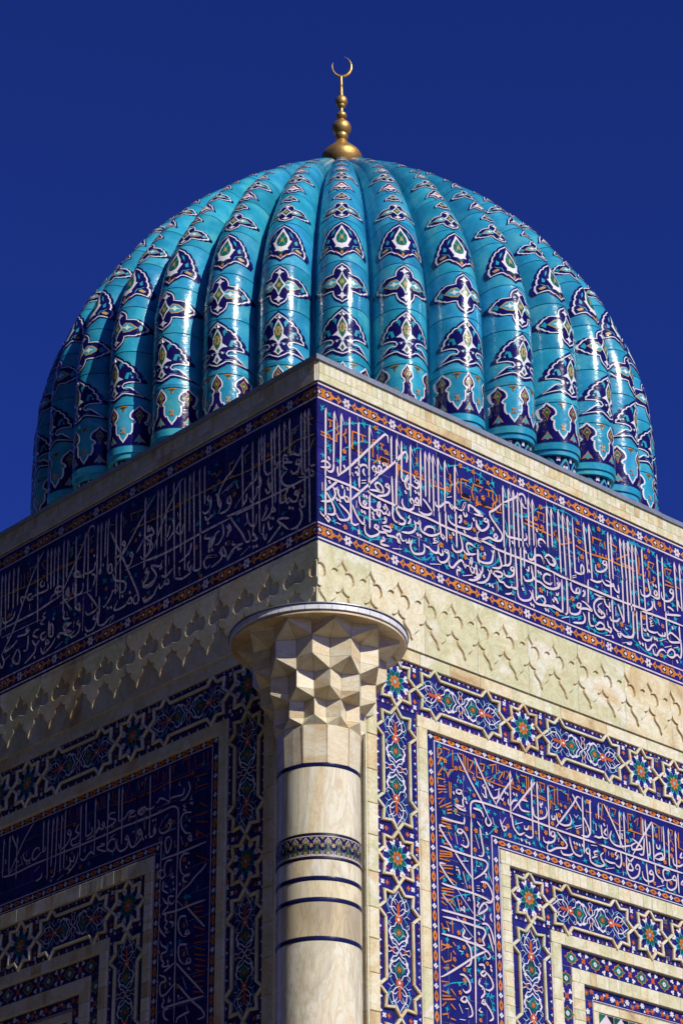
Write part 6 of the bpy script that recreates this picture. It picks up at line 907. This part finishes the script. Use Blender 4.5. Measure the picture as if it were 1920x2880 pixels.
def motif_C1(I):       # tall palmette with winged foot
    cs = 1.757
    half = [(0, 0.297), (0.06, 0.275), (0.14, 0.258), (0.27, 0.225), (0.34, 0.205), (0.365, 0.186), (0.46, 0.180), (0.54, 0.155), (0.56, 0.132), (0.64, 0.120), (0.70, 0.085), (0.69, 0.062), (0.77, 0.042), (0.81, 0.0), (0.79, -0.022), (0.86, -0.045), (0.87, -0.082), (0.60, -0.085), (0.42, -0.10), (0.35, -0.135), (0.42, -0.168), (0.54, -0.155), (0.64, -0.165), (0.76, -0.205), (0.94, -0.275), (0.62, -0.248), (0.46, -0.236), (0.34, -0.24), (0.24, -0.265), (0.1, -0.285), (0, -0.297)]
    layered(I, half, 0, cs, 1, 1)
    I.poly('white_dome', [(0, cs+0.20), (0.10, cs+0.14), (0.18, cs+0.08), (0.17, cs+0.01), (0.26, cs-0.015), (0.36, cs-0.04), (0.20, cs-0.045), (0.08, cs-0.075), (0.03, cs-0.12), (0.07, cs-0.15), (0.12, cs-0.185), (0.18, cs-0.20), (0.10, cs-0.215), (0, cs-0.25), (-0.10, cs-0.215), (-0.18, cs-0.20), (-0.12, cs-0.185), (-0.07, cs-0.15), (-0.03, cs-0.12), (-0.08, cs-0.075), (-0.20, cs-0.045), (-0.36, cs-0.04), (-0.26, cs-0.015), (-0.17, cs+0.01), (-0.18, cs+0.08), (-0.10, cs+0.14)], 0.003)
    I.poly('green', [(0, cs+0.165), (0.09, cs+0.11), (0.14, cs+0.05), (0.10, cs-0.02), (0, cs-0.075), (-0.10, cs-0.02), (-0.15, cs+0.05), (-0.10, cs+0.11)], 0.004)
    I.petals('yellow', (0, cs+0.05), 0.06, 0.115, 8, 0.005, 0, False, 0.55); I.disc('green', (0, cs+0.05), 0.03, 0.006, 8, 0.035)
    I.poly('green', [(0, cs-0.155), (0.07, cs-0.195), (0, cs-0.235), (-0.07, cs-0.195)], 0.004)
    mir(I, 'white_dome', [(0, 0.252), (0.07, 0.222), (0.14, 0.226), (0.06, 0.20), (0, 0.21)], 0.004, cs=cs)
    mir(I, 'teal', [(0.19, 0.15), (0.28, 0.185), (0.36, 0.13), (0.30, 0.14), (0.24, 0.09)], 0.003, cs=cs)
    mir(I, 'teal', [(0.40, -0.03), (0.46, 0.04), (0.58, 0.045), (0.62, 0.0), (0.54, 0.02), (0.50, -0.04)], 0.003, cs=cs)
    mir(I, 'cyan', [(0.04, -0.11), (0.14, -0.10), (0.22, -0.12), (0.28, -0.10)], 0.0035, 0.007, cs=cs)
    mir(I, 'cyan', [(0.28, -0.20), (0.42, -0.20), (0.55, -0.195)], 0.0035, 0.007, cs=cs)
    for s in (-1, 1): I.petals('white_dome', (s*0.19, cs-0.115), 0.015, 0.038, 5, 0.0045, 0, False, 0.45); I.petals('cyan', (s*0.62, cs-0.02), 0.01, 0.03, 4, 0.004, 0, False, 0.5)
    I.disc('white_dome', (0, cs-0.117), 0.035, 0.0055, 8, 0.014); I.disc('navy_dome', (0, cs-0.117), 0.016, 0.006, 6, 0.007)
def motif_X(I, cs=2.398, k=1.0, arm=0.93, c2='cyan'):     # cross-shaped medallion
    def f(x, y): return (x, y*k)
    half = [f(*p) for p in ((0, 0.285), (0.08, 0.262), (0.20, 0.24), (0.29, 0.205), (0.335, 0.16), (0.335, 0.128), (0.46, 0.122), (0.62, 0.124), (0.70, 0.118), (0.735, 0.098), (0.80, 0.092), (0.85, 0.062), (0.87, 0.045), (0.92, 0.032), (0.94, 0.0), (0.92, -0.032), (0.87, -0.045), (0.85, -0.062), (0.80, -0.092), (0.735, -0.098), (0.70, -0.118), (0.62, -0.124), (0.46, -0.122), (0.335, -0.128), (0.335, -0.16), (0.29, -0.205), (0.20, -0.24), (0.08, -0.262), (0, -0.285))]
    layered(I, half, 0, cs, arm/0.93, 1, (0.94, 0.885))
    for s in (-1, 1):
        I.poly('yellow', [(s*x*arm/0.93, cs+y*k) for x, y in ((0.12, 0), (0.30, 0.07), (0.50, 0.06), (0.70, 0.0), (0.50, -0.06), (0.30, -0.07))], 0.003)
        I.poly('turquoise_ink', [(s*x*arm/0.93, cs+y*k) for x, y in ((0.12, 0), (0.31, 0.056), (0.49, 0.047), (0.65, 0.0), (0.49, -0.047), (0.31, -0.056))], 0.004)
        I.poly('white_dome', [(s*x*arm/0.93, cs+y*k) for x, y in ((0.22, 0), (0.34, 0.012), (0.40, 0.04), (0.44, 0.01), (0.56, 0.0), (0.44, -0.01), (0.40, -0.04), (0.34, -0.012))], 0.005)
        I.poly('teal', [(s*x*arm/0.93, cs+y*k) for x, y in ((0.70, 0), (0.74, 0.045), (0.79, 0.02), (0.83, 0.0), (0.79, -0.02), (0.74, -0.045))], 0.004)
        I.poly('white_dome', [(x, cs+s*y*k) for x, y in ((0, 0.235), (0.06, 0.20), (0.17, 0.185), (0.07, 0.175), (0.035, 0.15), (-0.035, 0.15), (-0.07, 0.175), (-0.17, 0.185), (-0.06, 0.20))], 0.003)
    I.poly('white_dome', [(0, cs+0.15*k), (0.09, cs+0.07*k), (0.24, cs), (0.09, cs-0.07*k), (0, cs-0.15*k), (-0.09, cs-0.07*k), (-0.24, cs), (-0.09, cs+0.07*k)], 0.006)
    I.poly('green', [(0, cs+0.115*k), (0.07, cs+0.05*k), (0.17, cs), (0.07, cs-0.05*k), (0, cs-0.115*k), (-0.07, cs-0.05*k), (-0.17, cs), (-0.07, cs+0.05*k)], 0.007)
    I.petals('yellow', (0, cs), 0.025, 0.09, 8, 0.008, 0, True, 0.45*k)
def motif_C2(I):       # palmette with a green drop
    cs = 3.075
    half = [(0, 0.315), (0.06, 0.292), (0.14, 0.275), (0.30, 0.242), (0.36, 0.220), (0.385, 0.2), (0.48, 0.192), (0.56, 0.155), (0.575, 0.132), (0.64, 0.112), (0.69, 0.065), (0.68, 0.042), (0.74, 0.02), (0.78, -0.035), (0.76, -0.06), (0.83, -0.08), (0.86, -0.14), (0.83, -0.208), (0.64, -0.192), (0.50, -0.186), (0.41, -0.197), (0.33, -0.228), (0.19, -0.255), (0.08, -0.285), (0, -0.315)]
    layered(I, half, 0, cs, 1, 1)
    I.poly('white_dome', [(0, cs+0.24), (0.10, cs+0.16), (0.22, cs+0.09), (0.28, cs+0.02), (0.36, cs+0.015), (0.28, cs-0.06), (0.22, cs-0.11), (0.26, cs-0.14), (0.12, cs-0.15), (0, cs-0.175), (-0.12, cs-0.15), (-0.26, cs-0.14), (-0.22, cs-0.11), (-0.28, cs-0.06), (-0.36, cs+0.015), (-0.28, cs+0.02), (-0.22, cs+0.09), (-0.10, cs+0.16)], 0.003)
    I.poly('green', [(0, cs+0.18), (0.10, cs+0.11), (0.19, cs+0.05), (0.21, cs-0.01), (0.16, cs-0.065), (0, cs-0.09), (-0.16, cs-0.065), (-0.21, cs-0.01), (-0.19, cs+0.05), (-0.10, cs+0.11)], 0.004)
    mir(I, 'cyan', [(0, 0.05), (0.08, -0.02), (0.14, -0.06)], 0.0045, 0.006, cs=cs); mir(I, 'cyan', [(0, 0.05), (0.08, 0.08), (0.12, 0.12)], 0.0045, 0.006, cs=cs)
    I.petals('yellow', (0, cs+0.02), 0.03, 0.075, 5, 0.005, PI/2, False, 0.5)
    I.poly('green', [(0, cs-0.18), (0.16, cs-0.16), (0, cs-0.225), (-0.16, cs-0.16)], 0.0035); I.petals('orange', (0, cs-0.235), 0.03, 0.06, 5, 0.004, 0, False, 0.45)
    mir(I, 'teal', [(0.22, 0.17), (0.34, 0.13), (0.40, 0.06), (0.30, 0.10)], 0.003, cs=cs); mir(I, 'cyan', [(0.38, -0.16), (0.42, -0.10), (0.52, -0.09), (0.62, -0.06)], 0.003, 0.007, cs=cs)
    mir(I, 'yellow', [(0.48, -0.12), (0.56, -0.10), (0.70, -0.12), (0.66, -0.15), (0.55, -0.14)], 0.0035, cs=cs); mir(I, 'teal', [(0.44, 0.0), (0.52, 0.04), (0.56, -0.03), (0.48, -0.04)], 0.003, cs=cs); mir(I, 'orange', [(0.14, -0.225), (0.22, -0.205), (0.26, -0.225), (0.2, -0.24)], 0.0035, cs=cs)
def motif_small(cs, wd, ht):
    def f(I):
        half = [(0, ht), (wd*0.3, ht*0.75), (wd*0.55, ht*0.3), (wd*0.9, -ht*0.1), (wd, -ht*0.5), (wd*0.6, -ht*0.55), (wd*0.35, -ht*0.8), (0, -ht)]
        layered(I, half, 0, cs, 1, 1, (0.82, 0.76), 0.013); I.petals('yellow', (0, cs), wd*0.2, wd*0.45, 4, 0.003, 0, True, ht/wd*0.9); I.petals('teal', (0, cs), wd*0.1, wd*0.26, 4, 0.004, 0, True, ht/wd*0.9)
    return f
def motif_fan(cs, wd, ht):
    def f(I):
        half = [(0, ht), (wd*0.25, ht*0.8), (wd*0.4, ht*0.45), (wd*0.62, ht*0.3), (wd*0.8, -ht*0.1), (wd, -ht*0.55), (wd*0.7, -ht*0.45), (wd*0.4, -ht*0.6), (wd*0.3, -ht), (0, -ht*0.8)]
        layered(I, half, 0, cs, 1, 1, (0.86, 0.82), 0.013); I.poly('white_dome', [(0, cs+ht*0.5), (wd*0.3, cs), (wd*0.6, cs-ht*0.2), (wd*0.25, cs-ht*0.3), (0, cs-ht*0.6), (-wd*0.25, cs-ht*0.3), (-wd*0.6, cs-ht*0.2), (-wd*0.3, cs)], 0.003); I.petals('orange', (0, cs-ht*0.02), wd*0.1, wd*0.22, 4, 0.004, 0, True, ht/wd)
    return f
def motif_base(I):      # arcade of palmettes on the foot tile
    p = 0.80
    hd = [(0, 1.385), (0.06, 1.345), (0.14, 1.315), (0.20, 1.27), (0.19, 1.225), (0.12, 1.205), (0.085, 1.185), (0.11, 1.165), (0.15, 1.165), (0.14, 1.125), (0.155, 1.08), (0.20, 1.055), (0.26, 1.06), (0.275, 1.04), (0.32, 1.015), (0.37, 0.995), (0.40, 0.975)]
    hd = [(x, y if y > 1.2 else 1.2-(1.2-y)*1.22) for x, y in hd]; path = []
    for c in (-p, 0.0, p):
        path += [(c-x, y) for x, y in hd[:0:-1]]+[(c+x, y) for x, y in hd[:-1]]
    path = [q for q in path if abs(q[0]) < 0.985]
    I.poly('navy_dome', smooth_pts(path, 0.03)+[(path[-1][0], 0.892), (path[0][0], 0.892)], 0.0)
    I.stroke('white_dome', path, 0.014, 0.0012, step=0.02)
    for c in (-p, 0.0, p):
        if abs(c) > 0.9: continue
        k = 1.0 if c == 0 else 0.62
        I.poly('orange', [(c, 1.335), (c+0.09*k, 1.29), (c+0.13*k, 1.26), (c+0.06*k, 1.235), (c, 1.15), (c-0.06*k, 1.235), (c-0.13*k, 1.26), (c-0.09*k, 1.29)], 0.002); I.poly('green', [(c, 1.32), (c+0.07*k, 1.283), (c+0.10*k, 1.26), (c+0.045*k, 1.24), (c, 1.17), (c-0.045*k, 1.24), (c-0.10*k, 1.26), (c-0.07*k, 1.283)], 0.003); I.petals('yellow', (c, 1.262), 0.02*k, 0.05*k, 4, 0.004, 0, True, 0.5)
        for a0 in (0, 1):
            I.poly(('orange', 'turquoise_ink')[a0], [(c+x*k*(1-0.22*a0), 0.955+(y-0.985)*(1-0.25*a0)) for x, y in ((0, 1.06), (0.05, 1.02), (0.12, 0.99), (0.17, 0.955), (0.06, 0.965), (0, 0.945), (-0.06, 0.965), (-0.17, 0.955), (-0.12, 0.99), (-0.05, 1.02))], 0.002+a0*0.001)
    for c in (-p/2, p/2):
        I.petals('orange', (c, 1.07), 0.025, 0.085, 4, 0.002, 0, True, 0.55); I.disc('turquoise_ink', (c, 1.07), 0.03, 0.003, 8, 0.016)
        I.poly('orange', [(c-0.16, 1.37), (c-0.06, 1.355), (c, 1.30), (c+0.06, 1.355), (c+0.16, 1.37), (c+0.05, 1.378), (c-0.05, 1.378)], 0.001)
        I.poly('green', [(c-0.08, 1.368), (c, 1.325), (c+0.08, 1.368)], 0.002)
def motif_corbel(I):     # pointed arches under the foot ring
    for c in (-0.78, -0.26, 0.26, 0.78):
        w = 0.24
        P = [(c-w, 0.37), (c-w, 0.56), (c-w*0.8, 0.63), (c-w*0.4, 0.685), (c, 0.72), (c+w*0.4, 0.685), (c+w*0.8, 0.63), (c+w, 0.56), (c+w, 0.37)]
        I.poly('turquoise_ink', P, 0.006); I.poly('navy_dome', [(c+(x-c)*0.78, 0.37+(y-0.37)*0.9) for x, y in P], 0.012)
        I.petals('white_dome', (c, 0.56), 0.04, 0.12, 3, 0.015, PI/2, True, 0.75); I.petals('green', (c, 0.55), 0.02, 0.06, 4, 0.017, 0, False, 0.6); I.poly('white_dome', [(c, 0.50), (c+0.08, 0.44), (c, 0.38), (c-0.08, 0.44)], 0.015)
    for c in (-0.52, 0.0, 0.52): I.petals('white_dome', (c, 0.70), 0.03, 0.08, 4, 0.004, 0, False, 0.4)
MOT = [('foot_pattern', motif_base), ('medallion', motif_C1), ('medallion', motif_X), ('medallion', motif_C2), ('medallion', lambda I: motif_X(I, 3.652, 0.72, 0.84)), ('medallion', motif_small(3.997, 0.42, 0.10)),
       ('medallion', motif_fan(4.31, 0.60, 0.145)), ('medallion', lambda I: motif_X(I, 4.64, 0.56, 0.80)), ('medallion', motif_fan(4.98, 0.50, 0.13)), ('medallion', motif_small(5.25, 0.40, 0.10)), ('medallion', motif_fan(5.72, 0.55, 0.13)), ('medallion', motif_small(6.0, 0.45, 0.11))]
MOT = [(n_, ink_mesh(f, n_)) for n_, f in MOT]
def cor_map(): pass
I = Ink(ribmap, 0.085, -0.041); I.xs = 0.3; motif_corbel(I); o = I.build('corbel_arches', None); CORI = o.data; bpy.data.objects.remove(o)
# tile strip in the groove between two ribs
def groove_mesh():
    V, F = [], []; s = 0.8
    while s < 6.8:
        L = 0.155; 
        for a, b_ in ((s, s+L-0.006),):
            q = len(V)
            for ss in (a, b_):
                r, z, nr, nz = at(ss); w = rib_w(r); hp = w*1.15; rr, zz = r-hp*nr, z-hp*nz
                for y in (0.455*DA, 0.535*DA): V.append((rr*math.cos(y), rr*math.sin(y), zz))
            F.append((q, q+1, q+3, q+2))
        s += L
    me = bpy.data.meshes.new('groove_strip'); me.from_pydata(V, [], F); me.materials.append(MATS['turquoise']); me.update(); return me
GRV = groove_mesh()
order = sorted(range(NR), key=lambda k: min(k, NR-k))
for k in order:
    kk = k if k <= NR//2 else k-NR
    rz = AZ0+kk*DA
    rib = inst('dome_rib', CORE, (DX, DY, 0), shrine, (0, 0, rz))
    def ch(nm, me):
        o = bpy.data.objects.new(nm, me); COL.objects.link(o); o.parent = rib; return o
    if abs(kk) <= 10:
        for me in CM: ch('dome_tile', me)
        ch('bead', BEAD); ch('foot_ring', TOR); ch('foot_neck', NECK); c_ = ch('corbel', COR)
        o = ch('corbel_arches', CORI)
        for nm, me in MOT: ch(nm, me)
        ch('groove_strip', GRV)
    else:
        ch('dome_tile', rib_mesh('dome_tile', 0.4, 7.3, 0.0, 'turquoise', 0.3, 10)) if kk == 11 else ch('dome_tile', bpy.data.meshes['dome_tile_back'])
    if kk == 11: rib.children[-1].data.name = 'dome_tile_back'

# ---------------------------------------------------------------- finial
fin = bpy.data.objects.new('finial', None); COL.objects.link(fin); fin.parent = shrine; fin['label'] = 'worn gilded finial of stacked balls with a crescent'
def zy(q): return 20.2537+(2110-q)/(2110-390)*(21.7169-20.2537)   # height scale of the finial
K = 1/6.72/215.6
def turned(name, lst): return lathe(name, [(max(0.001, hw*K), zy(q)) for q, hw in lst], 'gilding', fin, (DX, DY), 40)
def ball(name, yc, hw, hh, squash=1.0):
    return turned(name, [(yc+hh*math.cos(i*PI/14), hw*math.sin(i*PI/14)) for i in range(15)])
turned('base_bulb', [(2420, 180), (2330, 290), (2230, 365), (2150, 388), (2090, 380), (2020, 335), (1950, 255), (1890, 185), (1840, 135), (1800, 100), (1760, 68), (1730, 55)])
turned('collar_ring', [(1790, 70), (1770, 100), (1735, 122), (1705, 126), (1675, 118), (1655, 95)])
ball('ball', 1560, 185, 150)
turned('collar_disc', [(1430, 75), (1415, 68), (1395, 62), (1385, 52)])
ball('ball', 1322, 103, 74)
turned('neck_rod', [(1270, 34), (1215, 35), (1160, 36)])
turned('collar_ring', [(1185, 40), (1165, 66), (1140, 82), (1120, 80), (1100, 62)])
ball('ball', 1052, 120, 108)
turned('stem', [(950, 42), (900, 36), (750, 30), (570, 23)])
V, F = [], []; nseg, ns = 40, 10
rt = Vector((math.cos(AZC+PI/2), math.sin(AZC+PI/2), 0)); 
if rt.dot(_r) < 0: rt = -rt
fw = Vector((0, 0, 1)).cross(rt)
for i in range(nseg+1):
    t = i/nseg; a = math.radians(156+(434-156)*t); rad = 3+32*math.sin(PI*min(1, t*1.0))**1.7
    c0 = (682+183*math.cos(a), 375-183*math.sin(a)*1.06)
    e = Vector((DX, DY, 0))+rt*((c0[0]-670)*K)+Vector((0, 0, zy(c0[1])))
    for j in range(ns):
        b_ = 2*PI*j/ns; d_ = rt*(math.cos(a)*math.cos(b_))+Vector((0, 0, math.sin(a)*math.cos(b_)))+fw*math.sin(b_)*0.75
        V.append(tuple(e+d_*rad*K))
for i in range(nseg):
    for j in range(ns): F.append((i*ns+j, i*ns+(j+1) % ns, (i+1)*ns+(j+1) % ns, (i+1)*ns+j))
mesh_obj('crescent', V, F, 'gilding', parent=fin, smooth=True)

# ---------------------------------------------------------------- unseen trees, added to block sky light on the left wall
plain('leaves', (0.05, 0.075, 0.03), 0.6, var=0.5, nscale=3); plain('bark', (0.10, 0.075, 0.05), 0.9)
rnd = random.Random(3); V, F, MI = [], [], []
for tx, ty, th in ((-10.2, -1.0, 24), (-10.5, 2.6, 27), (-9.8, 6.0, 28), (-10.6, 9.4, 27), (-10.0, 12.8, 28), (-10.6, 16.2, 27), (-10.0, 19.6, 28), (-10.6, 23, 27), (-10.2, 26.5, 28), (-11.4, -4.6, 22)):
    n_ = 8; rings = [(0.42, 0), (0.32, th*0.2), (0.25, th*0.45), (0.12, th*0.75), (0.03, th*0.95)]; q = len(V)
    for r_, z_ in rings:
        ox, oy = rnd.uniform(-0.15, 0.15), rnd.uniform(-0.15, 0.15)
        V += [(tx+ox+r_*math.cos(2*PI*i/n_), ty+oy+r_*math.sin(2*PI*i/n_), z_) for i in range(n_)]
    for k in range(len(rings)-1):
        for i in range(n_): F.append((q+k*n_+i, q+k*n_+(i+1) % n_, q+(k+1)*n_+(i+1) % n_, q+(k+1)*n_+i)); MI.append(1)
    for i in range(5200):
        t = rnd.random(); zz = th*(0.14+0.86*t); R_ = 2.5*(0.45+0.55*math.sin(PI*min(1, t*0.9+0.12)))*rnd.random()**0.4
        a = rnd.uniform(0, 2*PI); c = Vector((tx+R_*math.cos(a), ty+R_*math.sin(a), zz)); e1 = Vector((rnd.gauss(0, 1), rnd.gauss(0, 1), rnd.gauss(0, 1))).normalized(); e2 = e1.orthogonal().normalized(); L = rnd.uniform(0.2, 0.42)
        q = len(V); V += [tuple(c-e1*L), tuple(c+e2*L*0.6), tuple(c+e1*L), tuple(c-e2*L*0.6)]; F.append((q, q+1, q+2, q+3)); MI.append(0)
mesh_obj('sky_block_trees', V, F, ['leaves', 'bark'], MI, kind='stuff', label='added belt of unseen tall trees that blocks sky light on the shaded wall')
